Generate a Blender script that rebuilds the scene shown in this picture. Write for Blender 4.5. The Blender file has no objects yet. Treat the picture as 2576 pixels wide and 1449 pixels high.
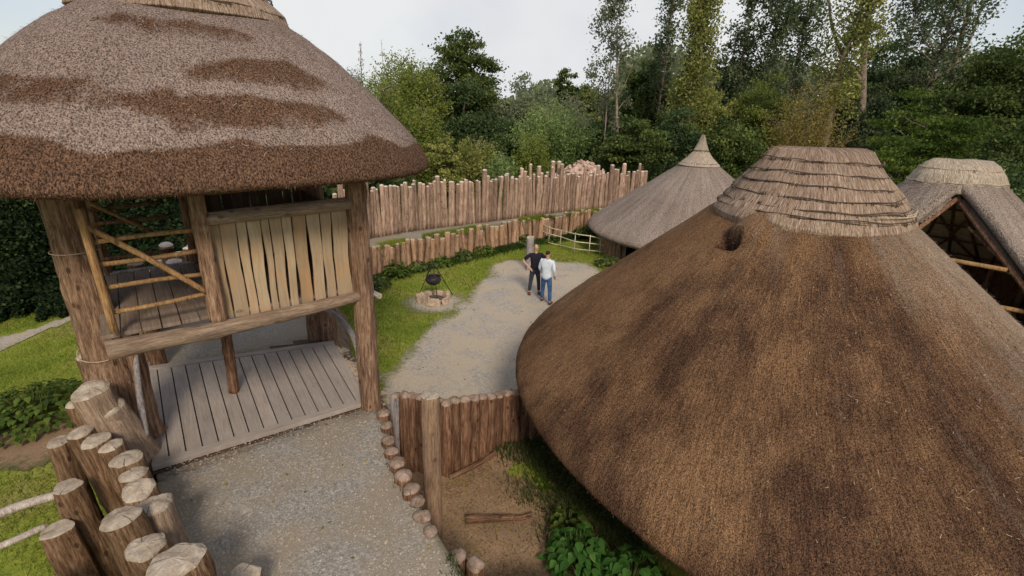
import bpy, math, random
import numpy as np
from math import sin, cos, pi, radians, sqrt, hypot, atan2
from mathutils import Vector, Matrix, Quaternion
SC = bpy.context.scene
COL = SC.collection
random.seed(7)
# ------------------------------------------------------------------ camera
PITCH, ROLL, FPX, CAMH = radians(20), radians(2), 1250.0, 6.15
W0, H0 = 2576, 1449
fw = Vector((0, cos(PITCH), -sin(PITCH)))
up0 = Vector((0, sin(PITCH), cos(PITCH)))
rt = cos(ROLL) * Vector((1, 0, 0)) + sin(ROLL) * up0
up = rt.cross(fw)
CAM = Vector((0, 0, CAMH))
cam = bpy.data.cameras.new("camera"); camo = bpy.data.objects.new("camera", cam)
COL.objects.link(camo)
camo.matrix_world = Matrix(((rt.x, up.x, -fw.x, 0), (rt.y, up.y, -fw.y, 0), (rt.z, up.z, -fw.z, CAMH), (0, 0, 0, 1)))
cam.sensor_width = 36; cam.lens = 36 * FPX / W0
cam.clip_start = 0.05; cam.clip_end = 2000
SC.camera = camo
SC.render.resolution_x = 1024; SC.render.resolution_y = 576
SC.view_settings.view_transform = 'Standard'; SC.view_settings.look = 'None'
SC.view_settings.exposure = 0.14; SC.view_settings.gamma = 1
# ------------------------------------------------------------------ sky and sun
SUN_EL, SUN_AZ = radians(38), radians(165)      # compass style: azimuth from +Y towards +X
world = bpy.data.worlds.new("World"); SC.world = world; world.use_nodes = True
wt = world.node_tree; wt.nodes.clear()
wo = wt.nodes.new('ShaderNodeOutputWorld'); wb = wt.nodes.new('ShaderNodeBackground')
wb.inputs[1].default_value = 0.1
sk = wt.nodes.new('ShaderNodeTexSky'); sk.sky_type = 'NISHITA'; sk.sun_disc = False
sk.sun_elevation = SUN_EL; sk.sun_rotation = SUN_AZ
tc = wt.nodes.new('ShaderNodeTexCoord')
cn = wt.nodes.new('ShaderNodeTexNoise'); cn.inputs['Scale'].default_value = 1.3; cn.inputs['Detail'].default_value = 5
cr = wt.nodes.new('ShaderNodeValToRGB'); cr.color_ramp.elements[0].position = 0.36; cr.color_ramp.elements[1].position = 0.52
cr.color_ramp.elements[0].color = (0.55, 0.55, 0.55, 1)
mx = wt.nodes.new('ShaderNodeMixRGB'); mx.inputs[2].default_value = (7.2, 7.3, 7.45, 1)
wt.links.new(tc.outputs['Generated'], cn.inputs['Vector']); wt.links.new(cn.outputs['Fac'], cr.inputs[0])
sx = wt.nodes.new('ShaderNodeSeparateXYZ'); wt.links.new(tc.outputs['Generated'], sx.inputs[0])
ab = wt.nodes.new('ShaderNodeMath'); ab.operation = 'ABSOLUTE'; wt.links.new(sx.outputs[0], ab.inputs[0])
c2r = wt.nodes.new('ShaderNodeValToRGB'); c2r.color_ramp.elements[0].position = 0.48; c2r.color_ramp.elements[0].color = (1, 1, 1, 1)
c2r.color_ramp.elements[1].position = 0.74; c2r.color_ramp.elements[1].color = (0.45, 0.45, 0.45, 1); wt.links.new(ab.outputs[0], c2r.inputs[0])
ml = wt.nodes.new('ShaderNodeMixRGB'); ml.blend_type = 'MULTIPLY'; ml.inputs[0].default_value = 1
wt.links.new(cr.outputs[0], ml.inputs[1]); wt.links.new(c2r.outputs[0], ml.inputs[2]); wt.links.new(ml.outputs[0], mx.inputs[0]); wt.links.new(sk.outputs[0], mx.inputs[1])
cn2 = wt.nodes.new('ShaderNodeTexNoise'); cn2.inputs['Scale'].default_value = 3.2; cn2.inputs['Detail'].default_value = 6; wt.links.new(tc.outputs['Generated'], cn2.inputs['Vector'])
cc2 = wt.nodes.new('ShaderNodeValToRGB'); cc2.color_ramp.elements[0].position = 0.35; cc2.color_ramp.elements[0].color = (6.4 / 8, 6.55 / 8, 6.95 / 8, 1); cc2.color_ramp.elements[1].position = 0.6; cc2.color_ramp.elements[1].color = (7.5 / 8, 7.6 / 8, 7.65 / 8, 1)
sc8 = wt.nodes.new('ShaderNodeVectorMath'); sc8.operation = 'SCALE'; sc8.inputs['Scale'].default_value = 8.0
wt.links.new(cn2.outputs['Fac'], cc2.inputs[0]); wt.links.new(cc2.outputs[0], sc8.inputs[0]); wt.links.new(sc8.outputs[0], mx.inputs[2])
wt.links.new(mx.outputs[0], wb.inputs[0]); wt.links.new(wb.outputs[0], wo.inputs[0])
sl = bpy.data.lights.new("sun", 'SUN'); sl.energy = 2.7; sl.angle = radians(13); sl.color = (1, 0.87, 0.69)
so = bpy.data.objects.new("sun", sl); COL.objects.link(so)
sd = Vector((sin(SUN_AZ) * cos(SUN_EL), cos(SUN_AZ) * cos(SUN_EL), sin(SUN_EL)))
so.rotation_euler = sd.to_track_quat('Z', 'Y').to_euler()

# ------------------------------------------------------------------ placement helpers (plan points on real ground / planes)
def ray(x, y): return fw + rt * ((x - W0 / 2) / FPX) - up * ((y - H0 / 2) / FPX)
def G(x, y, z=0.0):
    r = ray(x, y); return CAM + r * ((z - CAMH) / r.z)
def YP(x, y, Y):
    r = ray(x, y); return CAM + r * (Y / r.y)
GO = Vector((-4.87, 5.45, 0)); GA = radians(38)
gu = Vector((cos(GA), sin(GA), 0)); gv = Vector((-sin(GA), cos(GA), 0))
def GU(u, v, z): return GO + gu * u + gv * v + Vector((0, 0, z))
def FP(x, y, v=0.0):
    r = ray(x, y); p0 = GO + gv * v
    return CAM + r * ((p0 - CAM).dot(gv) / r.dot(gv))

# ------------------------------------------------------------------ materials
def newmat(name):
    m = bpy.data.materials.new(name); m.use_nodes = True
    nt = m.node_tree; b = nt.nodes['Principled BSDF']; b.inputs['Roughness'].default_value = 0.9
    b.inputs['Specular IOR Level'].default_value = 0.2
    return m, nt, b
def nd(nt, t, **k):
    n = nt.nodes.new('ShaderNode' + t)
    for a, v in k.items(): setattr(n, a, v)
    return n
def noise(nt, vec, scale, detail=3, rough=0.6):
    n = nd(nt, 'TexNoise'); n.inputs['Scale'].default_value = scale; n.inputs['Detail'].default_value = detail
    n.inputs['Roughness'].default_value = rough
    nt.links.new(vec, n.inputs['Vector']); return n.outputs['Fac']
def ramp(nt, fac, stops):
    r = nd(nt, 'ValToRGB'); e = r.color_ramp.elements
    while len(e) < len(stops): e.new(0.5)
    for i, (p, c) in enumerate(stops): e[i].position = p; e[i].color = (c[0], c[1], c[2], 1)
    nt.links.new(fac, r.inputs[0]); return r.outputs[0]
def mapping(nt, src, scale, loc=None):
    m = nd(nt, 'Mapping'); m.inputs['Scale'].default_value = scale
    nt.links.new(src, m.inputs['Vector']); return m.outputs[0]
def mixc(nt, fac, a, b, mode='MIX'):
    m = nd(nt, 'MixRGB', blend_type=mode)
    for i, v in enumerate((fac, a, b)):
        if isinstance(v, (int, float)): m.inputs[i].default_value = v
        elif isinstance(v, tuple): m.inputs[i].default_value = (v[0], v[1], v[2], 1)
        else: nt.links.new(v, m.inputs[i])
    return m.outputs[0]
def mathn(nt, op, a, b):
    m = nd(nt, 'Math', operation=op)
    for i, v in enumerate((a, b)):
        if isinstance(v, (int, float)): m.inputs[i].default_value = v
        else: nt.links.new(v, m.inputs[i])
    return m.outputs[0]
def bump(nt, b, h, strength, dist=0.02):
    n = nd(nt, 'Bump'); n.inputs['Strength'].default_value = strength; n.inputs['Distance'].default_value = dist
    nt.links.new(h, n.inputs['Height']); nt.links.new(n.outputs[0], b.inputs['Normal'])
def objrand(nt, lo, hi, col):
    """vary brightness by object"""
    oi = nd(nt, 'ObjectInfo'); mr = nd(nt, 'MapRange'); mr.inputs['To Min'].default_value = lo; mr.inputs['To Max'].default_value = hi
    nt.links.new(oi.outputs['Random'], mr.inputs[0])
    c = nd(nt, 'CombineColor'); [nt.links.new(mr.outputs[0], c.inputs[i]) for i in range(3)]
    return mixc(nt, 1.0, col, c.outputs[0], 'MULTIPLY')
def objvec(nt):
    t = nd(nt, 'TexCoord'); oi = nd(nt, 'ObjectInfo')
    a = nd(nt, 'VectorMath', operation='MULTIPLY_ADD')
    cc = nd(nt, 'CombineXYZ'); [nt.links.new(oi.outputs['Random'], cc.inputs[i]) for i in range(3)]
    nt.links.new(cc.outputs[0], a.inputs[0]); a.inputs[1].default_value = (37, 17, 53); nt.links.new(t.outputs['Object'], a.inputs[2])
    return a.outputs[0]
def bark(name, c1, c2, c3, lo=0.75, hi=1.15, fine=1.0):
    m, nt, b = newmat(name); v = objvec(nt)
    s = mapping(nt, v, (30 * fine, 30 * fine, 2.6)); s2 = mapping(nt, v, (95 * fine, 95 * fine, 12)); s3 = mapping(nt, v, (5, 5, 2.2))
    f = noise(nt, s, 1, 6, 0.72); f2 = noise(nt, s2, 1, 3); f3 = noise(nt, s3, 1, 3)
    c = ramp(nt, f, [(0.3, c1), (0.47, c2), (0.68, c3)])
    c = mixc(nt, 0.55, c, ramp(nt, f2, [(0.3, (0.45, 0.42, 0.4)), (0.65, (1.25, 1.22, 1.2))]), 'MULTIPLY')
    c = mixc(nt, 0.6, c, ramp(nt, f3, [(0.3, (0.55, 0.5, 0.5)), (0.6, (1.2, 1.15, 1.1))]), 'MULTIPLY')
    kv = nd(nt, 'TexVoronoi'); kv.inputs['Scale'].default_value = 1.0; nt.links.new(mapping(nt, v, (5.5, 5.5, 3.2)), kv.inputs['Vector'])
    c = mixc(nt, ramp(nt, kv.outputs['Distance'], [(0.10, (0.75,) * 3), (0.17, (0, 0, 0))]), c, tuple(q * 0.8 for q in c1))
    c = objrand(nt, lo, hi, c)
    nt.links.new(c, b.inputs['Base Color'])
    h = mathn(nt, 'ADD', f, mathn(nt, 'MULTIPLY', f2, 0.4)); bump(nt, b, h, 0.9, 0.03)
    return m
M = {}
M['bark_pal'] = bark('bark_palisade', (0.12, 0.068, 0.048), (0.345, 0.24, 0.18), (0.55, 0.42, 0.34), 0.6, 1.2)
M['bark_rev'] = bark('bark_revetment', (0.13, 0.065, 0.035), (0.36, 0.225, 0.145), (0.55, 0.39, 0.28), 0.65, 1.15)
M['bark_dark'] = bark('bark_dark', (0.04, 0.018, 0.01), (0.16, 0.085, 0.05), (0.34, 0.21, 0.14), 0.7, 1.2)
M['bark_post'] = bark('bark_post', (0.045, 0.022, 0.013), (0.205, 0.125, 0.082), (0.42, 0.295, 0.21), 0.85, 1.15)
M['bark_near'] = bark('bark_near_logs', (0.04, 0.018, 0.010), (0.17, 0.10, 0.057), (0.36, 0.245, 0.16), 0.8, 1.15)
M['peeled'] = bark('peeled_wood', (0.16, 0.11, 0.08), (0.30, 0.22, 0.16), (0.42, 0.33, 0.26), 0.9, 1.1)
M['post_tan'] = bark('post_tan', (0.11, 0.065, 0.04), (0.25, 0.165, 0.11), (0.37, 0.265, 0.19), 0.95, 1.05, 1.3)
M['greywood'] = bark('grey_wood', (0.16, 0.14, 0.14), (0.30, 0.28, 0.29), (0.48, 0.45, 0.46), 0.9, 1.1)
M['white_pole'] = bark('white_pole', (0.35, 0.30, 0.27), (0.52, 0.46, 0.42), (0.66, 0.62, 0.58), 0.9, 1.1)
M['withy'] = bark('withy', (0.35, 0.32, 0.2), (0.55, 0.52, 0.38), (0.7, 0.68, 0.55), 0.9, 1.1)
M['pole'] = bark('young_pole', (0.13, 0.07, 0.03), (0.30, 0.18, 0.085), (0.45, 0.29, 0.15), 0.85, 1.15)
M['tree_bark'] = bark('tree_bark', (0.10, 0.08, 0.07), (0.22, 0.18, 0.155), (0.34, 0.28, 0.24), 0.9, 1.1, 0.3)
def cutmat(name, a, c2):
    m, nt, b = newmat(name); v = objvec(nt)
    f = noise(nt, v, 9, 4); f2 = noise(nt, v, 45, 3)
    w = nd(nt, 'TexWave', wave_type='RINGS', rings_direction='Z'); w.inputs['Scale'].default_value = 14; w.inputs['Distortion'].default_value = 2.5
    nt.links.new(v, w.inputs['Vector'])
    c = ramp(nt, f, [(0.3, a), (0.65, c2)])
    c = mixc(nt, 0.25, c, ramp(nt, w.outputs['Fac'], [(0, (0.75, 0.7, 0.66)), (1, (1.1, 1.1, 1.1))]), 'MULTIPLY')
    c = mixc(nt, 0.35, c, ramp(nt, f2, [(0.35, (0.6, 0.58, 0.55)), (0.6, (1.15, 1.15, 1.15))]), 'MULTIPLY')
    oc = nd(nt, 'TexCoord').outputs['Object']; oi = nd(nt, 'ObjectInfo'); vr_ = nd(nt, 'VectorRotate', rotation_type='Z_AXIS')
    nt.links.new(oc, vr_.inputs['Vector']); nt.links.new(mathn(nt, 'MULTIPLY', oi.outputs['Random'], 37.0), vr_.inputs['Angle'])
    sx_ = nd(nt, 'SeparateXYZ'); nt.links.new(vr_.outputs[0], sx_.inputs[0])
    wv = mathn(nt, 'MULTIPLY', mathn(nt, 'SUBTRACT', noise(nt, v, 14, 2), 0.5), 0.05)
    lx = mathn(nt, 'ABSOLUTE', mathn(nt, 'ADD', sx_.outputs[0], wv), 0); wd = mathn(nt, 'MULTIPLY', sx_.outputs[1], 0.055)
    crk = mathn(nt, 'LESS_THAN', lx, mathn(nt, 'MINIMUM', wd, 0.006))
    c = mixc(nt, mathn(nt, 'MULTIPLY', crk, 0.8), c, (0.05, 0.03, 0.02))
    nt.links.new(objrand(nt, 0.85, 1.1, c), b.inputs['Base Color']); bump(nt, b, f2, 0.5, 0.015)
    return m
M['cut'] = cutmat('cut_end', (0.27, 0.21, 0.16), (0.47, 0.405, 0.335))
M['cut_dull'] = cutmat('cut_end_dull', (0.14, 0.09, 0.065), (0.36, 0.27, 0.22))
M['cut_pal'] = cutmat('cut_end_pale', (0.45, 0.37, 0.32), (0.62, 0.55, 0.52))

def plankmat(name, stops, along=(30, 30, 1.2), lo=0.85, hi=1.1, attr=True, stain=None, hue=0.0):
    m, nt, b = newmat(name)
    uv = nd(nt, 'TexCoord').outputs['UV']
    s = mapping(nt, uv, (38, 1.6, 1)); f = noise(nt, s, 1, 5, 0.6); f2 = noise(nt, mapping(nt, uv, (140, 7, 1)), 1, 2)
    f3 = noise(nt, mapping(nt, uv, (2.2, 1.6, 1)), 1, 4)
    c = ramp(nt, mathn(nt, 'ADD', mathn(nt, 'MULTIPLY', f, 0.6), mathn(nt, 'MULTIPLY', f3, 0.4)), stops)
    c = mixc(nt, 0.3, c, ramp(nt, f2, [(0.3, (0.6, 0.6, 0.6)), (0.7, (1.2, 1.2, 1.2))]), 'MULTIPLY')
    a = nd(nt, 'Attribute', attribute_name='rnd'); 
    c = mixc(nt, 1.0, c, ramp(nt, a.outputs['Fac'], [(0, (lo, lo * (1 - 0.14 * hue), lo * (1 - 0.28 * hue))), (0.35, (lo + 0.12 * hue, lo + 0.10 * hue, lo + 0.09 * hue)), (1, (hi, hi, hi))]), 'MULTIPLY')
    if stain:
        c = mixc(nt, ramp(nt, f3, [(0.5, (0, 0, 0)), (0.72, (0.75,) * 3)]), c, stain)
    nt.links.new(c, b.inputs['Base Color']); bump(nt, b, f, 0.35, 0.01)
    return m
M['deck'] = plankmat('deck_planks', [(0.3, (0.24, 0.195, 0.17)), (0.5, (0.335, 0.285, 0.255)), (0.7, (0.41, 0.36, 0.33))], lo=0.88, hi=1.08)
M['floor'] = plankmat('floor_planks', [(0.3, (0.13, 0.085, 0.06)), (0.5, (0.22, 0.16, 0.12)), (0.7, (0.31, 0.25, 0.21))])
M['board'] = plankmat('oak_boards', [(0.3, (0.30, 0.205, 0.12)), (0.5, (0.40, 0.305, 0.205)), (0.7, (0.48, 0.395, 0.30))], lo=0.74, hi=1.1, stain=(0.42, 0.22, 0.09), hue=1.0)
M['board_dark'] = plankmat('shaded_boards', [(0.3, (0.05, 0.03, 0.02)), (0.5, (0.10, 0.06, 0.045)), (0.7, (0.17, 0.11, 0.085))])  # boards painted dark, with the inner shade put into their colour

def thatch(name, light, lightb, dark, darkb, streak=(1.3, 0.35), spk=70, thr=(0.42, 0.62), aniso=None, pale=None, reed=0.5, brk=0.25):
    m, nt, b = newmat(name)
    t = nd(nt, 'TexCoord'); uv = t.outputs['UV']; ob = t.outputs['Object']
    sp = noise(nt, mapping(nt, ob, (1, 1, 0.55)), spk, 2, 0.7) if not aniso else noise(nt, mapping(nt, uv, (aniso[0], aniso[1], 1)), 1, 3, 0.7)
    sp2 = noise(nt, ob, spk * 0.33, 3, 0.7)
    st = noise(nt, mapping(nt, uv, (streak[0], streak[1], 1)), 1, 6, 0.62)
    st2 = noise(nt, mapping(nt, uv, (streak[0] * 7, streak[1] * 5, 1)), 1, 4, 0.6)
    a = nd(nt, 'Attribute', attribute_name='dark').outputs['Fac']
    fac = mathn(nt, 'ADD', mathn(nt, 'MULTIPLY', st, 0.8), mathn(nt, 'MULTIPLY', st2, 0.2))
    fac = mathn(nt, 'ADD', fac, mathn(nt, 'MULTIPLY', mathn(nt, 'SUBTRACT', a, 0.5), 1.0))
    fac = mathn(nt, 'ADD', fac, mathn(nt, 'MULTIPLY', mathn(nt, 'SUBTRACT', sp2, 0.5), brk))
    k = ramp(nt, fac, [(thr[0], (0, 0, 0)), (thr[1], (1, 1, 1))])
    lc = ramp(nt, sp, [(0.36, lightb), (0.5, light), (0.66, tuple(min(0.8, q * 1.55) for q in light))])
    dc = ramp(nt, sp, [(0.36, darkb), (0.5, dark), (0.66, tuple(q * 2.0 for q in dark))])
    c = mixc(nt, k, lc, dc)
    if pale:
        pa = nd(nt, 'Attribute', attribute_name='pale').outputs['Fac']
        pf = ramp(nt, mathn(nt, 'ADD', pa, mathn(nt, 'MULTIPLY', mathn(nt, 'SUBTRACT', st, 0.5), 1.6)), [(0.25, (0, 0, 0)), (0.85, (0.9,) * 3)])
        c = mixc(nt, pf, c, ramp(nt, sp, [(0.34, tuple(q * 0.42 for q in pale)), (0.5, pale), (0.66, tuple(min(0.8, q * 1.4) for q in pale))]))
    w = noise(nt, uv, 0.6, 3); c = mixc(nt, 0.5, c, ramp(nt, w, [(0.35, (0.8, 0.76, 0.74)), (0.65, (1.12, 1.12, 1.12))]), 'MULTIPLY')
    rd = noise(nt, mapping(nt, uv, (34, 3.2, 1)), 1, 4, 0.7)
    c = mixc(nt, reed, c, ramp(nt, rd, [(0.3, (0.45, 0.42, 0.42)), (0.5, (0.95, 0.95, 0.95)), (0.7, (1.45, 1.4, 1.35))]), 'MULTIPLY')
    nt.links.new(c, b.inputs['Base Color']); b.inputs['Roughness'].default_value = 1; b.inputs['Specular IOR Level'].default_value = 0.05
    bump(nt, b, mathn(nt, 'ADD', mathn(nt, 'ADD', sp, rd), mathn(nt, 'MULTIPLY', sp2, 0.8)), 1.0, 0.03)
    return m
M['thatch_gate'] = thatch('thatch_gate', (0.29, 0.222, 0.195), (0.085, 0.055, 0.045), (0.125, 0.073, 0.049), (0.036, 0.019, 0.012), spk=58, streak=(2.2, 1.6), thr=(0.38, 0.78), reed=0.35, brk=0.6)
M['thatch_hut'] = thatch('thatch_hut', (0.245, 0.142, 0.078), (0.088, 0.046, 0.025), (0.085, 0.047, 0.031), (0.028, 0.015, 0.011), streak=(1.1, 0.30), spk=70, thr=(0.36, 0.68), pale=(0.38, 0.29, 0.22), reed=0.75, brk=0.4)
M['thatch_far'] = thatch('thatch_far', (0.30, 0.245, 0.21), (0.17, 0.14, 0.125), (0.20, 0.16, 0.14), (0.11, 0.085, 0.075), streak=(2.5, 0.3), spk=40, reed=0.3)
M['straw'] = thatch('straw_cap', (0.40, 0.305, 0.245), (0.19, 0.13, 0.10), (0.26, 0.18, 0.125), (0.12, 0.075, 0.05), streak=(26, 1.0), spk=60, aniso=(110, 8), reed=0.35)
M['straw_pale'] = thatch('straw_cap_pale', (0.46, 0.39, 0.32), (0.26, 0.21, 0.17), (0.33, 0.27, 0.21), (0.17, 0.13, 0.10), streak=(20, 1.0), spk=45, aniso=(80, 8), reed=0.3)
def plain(name, c, rough=0.9, var=0.25, scale=20, metal=0):
    m, nt, b = newmat(name); f = noise(nt, nd(nt, 'TexCoord').outputs['Object'], scale, 4)
    lo = tuple(q * (1 - var) for q in c); hi = tuple(q * (1 + var) for q in c)
    nt.links.new(ramp(nt, f, [(0.3, lo), (0.7, hi)]), b.inputs['Base Color']); b.inputs['Roughness'].default_value = rough; b.inputs['Metallic'].default_value = metal
    bump(nt, b, f, 0.2, 0.01)
    return m
M['iron'] = plain('black_iron', (0.03, 0.024, 0.028), 0.45, 0.5, 12)
M['rope'] = plain('rope', (0.42, 0.32, 0.22))
M['twig'] = plain('hazel_rod', (0.10, 0.07, 0.05), var=0.6, scale=9)
M['twig_pale'] = plain('hazel_rod_pale', (0.40, 0.32, 0.24), var=0.4, scale=9)
M['lining'] = plain('bright_lining', (0.62, 0.52, 0.44), var=0.25, scale=6)  # pale colour stands in for light on the shelter roof underside
M['skin'] = plain('skin', (0.52, 0.30, 0.21), 0.6, 0.08)
M['shirt_black'] = plain('shirt_black', (0.014, 0.013, 0.022), 0.85, 0.2, 10)
M['shirt_pale'] = plain('shirt_pale', (0.60, 0.66, 0.76), 0.9, 0.1, 7)
M['jeans_dark'] = plain('jeans_dark', (0.035, 0.04, 0.055), 0.9, 0.35, 8)
M['jeans_blue'] = plain('jeans_blue', (0.045, 0.10, 0.23), 0.9, 0.4, 8)
M['shoe'] = plain('shoe_leather', (0.09, 0.045, 0.03), 0.6, 0.3)
M['hair_dark'] = plain('hair_dark', (0.035, 0.02, 0.016), 0.8, 0.3, 40)
M['hair_grey'] = plain('hair_cropped', (0.30, 0.22, 0.18), 0.8, 0.2, 40)
M['stone'] = plain('field_stone', (0.43, 0.33, 0.25), 0.95, 0.35, 9)
M['stone_pink'] = plain('pink_rubble', (0.44, 0.31, 0.25), 0.95, 0.35, 5)
M['ash'] = plain('ash', (0.10, 0.07, 0.055), 1, 0.4, 10)
M['earth'] = plain('earth', (0.16, 0.11, 0.075), 1, 0.45, 5)

def gravel(name, c, dark, spot, soil, scale=38, ea=(0.16, 0.13, 0.06), eb=(0.13, 0.16, 0.04)):
    m, nt, b = newmat(name); p = nd(nt, 'NewGeometry').outputs['Position']
    f = noise(nt, p, scale, 2, 0.75); f2 = noise(nt, p, 1.1, 5, 0.6); f3 = noise(nt, p, scale * 0.3, 3)
    v = nd(nt, 'TexVoronoi'); v.inputs['Scale'].default_value = scale * 0.8; nt.links.new(p, v.inputs['Vector'])
    col = ramp(nt, f, [(0.34, dark), (0.5, c), (0.68, spot)])
    vs = nd(nt, 'SeparateColor'); nt.links.new(v.outputs['Color'], vs.inputs[0])
    col = mixc(nt, 0.5, col, ramp(nt, vs.outputs[0], [(0.0, dark), (0.55, c), (1.0, spot)]))
    sm = ramp(nt, f2, [(0.38, (0, 0, 0)), (0.56, (0.85,) * 3)])
    col = mixc(nt, sm, col, mixc(nt, 0.5, soil, ramp(nt, f, [(0.35, tuple(q * 0.8 for q in soil)), (0.65, tuple(q * 1.15 for q in soil))])))
    e = nd(nt, 'Attribute', attribute_name='edge').outputs['Fac']
    ef = mathn(nt, 'ADD', e, mathn(nt, 'MULTIPLY', mathn(nt, 'SUBTRACT', f3, 0.5), 1.2))
    col = mixc(nt, ramp(nt, ef, [(0.45, (0, 0, 0)), (0.9, (0.85,) * 3)]), col, mixc(nt, f3, ea, eb))
    nt.links.new(col, b.inputs['Base Color']); b.inputs['Roughness'].default_value = 1
    bump(nt, b, f, 0.6, 0.015)
    return m
M['gravel'] = gravel('court_gravel', (0.335, 0.30, 0.27), (0.20, 0.175, 0.155), (0.45, 0.42, 0.39), (0.40, 0.335, 0.26), 30)
M['pathgravel'] = gravel('path_gravel', (0.25, 0.228, 0.205), (0.135, 0.125, 0.115), (0.42, 0.395, 0.365), (0.26, 0.215, 0.165), 42)
M['mulch'] = gravel('bark_mulch', (0.25, 0.155, 0.095), (0.11, 0.06, 0.035), (0.40, 0.27, 0.18), (0.24, 0.16, 0.10), 34, (0.07, 0.06, 0.03), (0.045, 0.075, 0.02))
def grassmat():
    m, nt, b = newmat('grass_ground'); p = nd(nt, 'NewGeometry').outputs['Position']
    f = noise(nt, p, 0.55, 6, 0.65); f2 = noise(nt, p, 14, 4, 0.75); f3 = noise(nt, p, 1.9, 4)
    c = ramp(nt, f, [(0.32, (0.12, 0.165, 0.022)), (0.47, (0.21, 0.26, 0.035)), (0.6, (0.27, 0.26, 0.065)), (0.75, (0.32, 0.26, 0.13))])
    c = mixc(nt, 0.75, c, ramp(nt, f2, [(0.32, (0.45, 0.45, 0.4)), (0.66, (1.3, 1.3, 1.2))]), 'MULTIPLY')
    nt.links.new(c, b.inputs['Base Color']); bump(nt, b, f2, 0.8, 0.05); b.inputs['Roughness'].default_value = 1
    return m
M['grass'] = grassmat()
def leafmat(name, c1, c2, c3, trans=0.45):
    m, nt, b = newmat(name); a = nd(nt, 'Attribute', attribute_name='rnd').outputs['Fac']
    c = ramp(nt, a, [(0.0, c1), (0.5, c2), (1.0, c3)])
    tr = nd(nt, 'BsdfTranslucent'); ms = nd(nt, 'MixShader'); ms.inputs[0].default_value = trans
    nt.links.new(c, b.inputs['Base Color']); nt.links.new(c, tr.inputs['Color']); b.inputs['Roughness'].default_value = 0.75
    out = nt.nodes['Material Output']
    nt.links.new(b.outputs[0], ms.inputs[1]); nt.links.new(tr.outputs[0], ms.inputs[2]); nt.links.new(ms.outputs[0], out.inputs[0])
    return m
LM = {'dark': leafmat('leaf_dark', (0.0338, 0.0572, 0.0182), (0.1014, 0.1404, 0.039), (0.247, 0.286, 0.078)),
      'deep': leafmat('leaf_deep', (0.0297, 0.0567, 0.0243), (0.081, 0.1242, 0.0459), (0.2025, 0.2565, 0.0878)),
      'larch': leafmat('leaf_larch', (0.0834, 0.1053, 0.0222), (0.1848, 0.2288, 0.0465), (0.3696, 0.3953, 0.093)),
      'olive': leafmat('leaf_olive', (0.103, 0.1249, 0.0355), (0.2514, 0.2666, 0.0759), (0.5029, 0.4876, 0.1485)),
      'willow': leafmat('leaf_willow', (0.0871, 0.1532, 0.0524), (0.2128, 0.2943, 0.1058), (0.4255, 0.4933, 0.1764)),
      'grey': leafmat('leaf_greygreen', (0.1056, 0.1368, 0.0732), (0.21, 0.2412, 0.1368), (0.3576, 0.378, 0.2316)),
      'fir': leafmat('leaf_fir', (0.028, 0.055, 0.012), (0.085, 0.135, 0.022), (0.24, 0.29, 0.05)),
      'brown': leafmat('leaf_brown', (0.1365, 0.1027, 0.0325), (0.2847, 0.2275, 0.0676), (0.4771, 0.3874, 0.1365)),
      'poplar': leafmat('leaf_poplar', (0.070, 0.088, 0.061), (0.175, 0.193, 0.114), (0.333, 0.333, 0.193)),
      'aspen': leafmat('leaf_aspen', (0.0345, 0.0517, 0.0253), (0.0978, 0.1323, 0.0633), (0.1955, 0.2415, 0.115)),
      'bright': leafmat('leaf_bright', (0.025, 0.085, 0.012), (0.065, 0.165, 0.03), (0.14, 0.27, 0.06)),
      'blade': leafmat('grass_blade', (0.10, 0.15, 0.015), (0.215, 0.265, 0.03), (0.36, 0.35, 0.08))}
LM['gloom'] = leafmat('leaf_shaded', (0.009, 0.020, 0.008), (0.026, 0.048, 0.017), (0.09, 0.13, 0.04))  # leaf colours darkened to paint the shade beneath the gatehouse eave
LM['blade_dark'] = leafmat('grass_blade_shade', (0.02, 0.045, 0.01), (0.05, 0.09, 0.018), (0.10, 0.15, 0.03))

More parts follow.
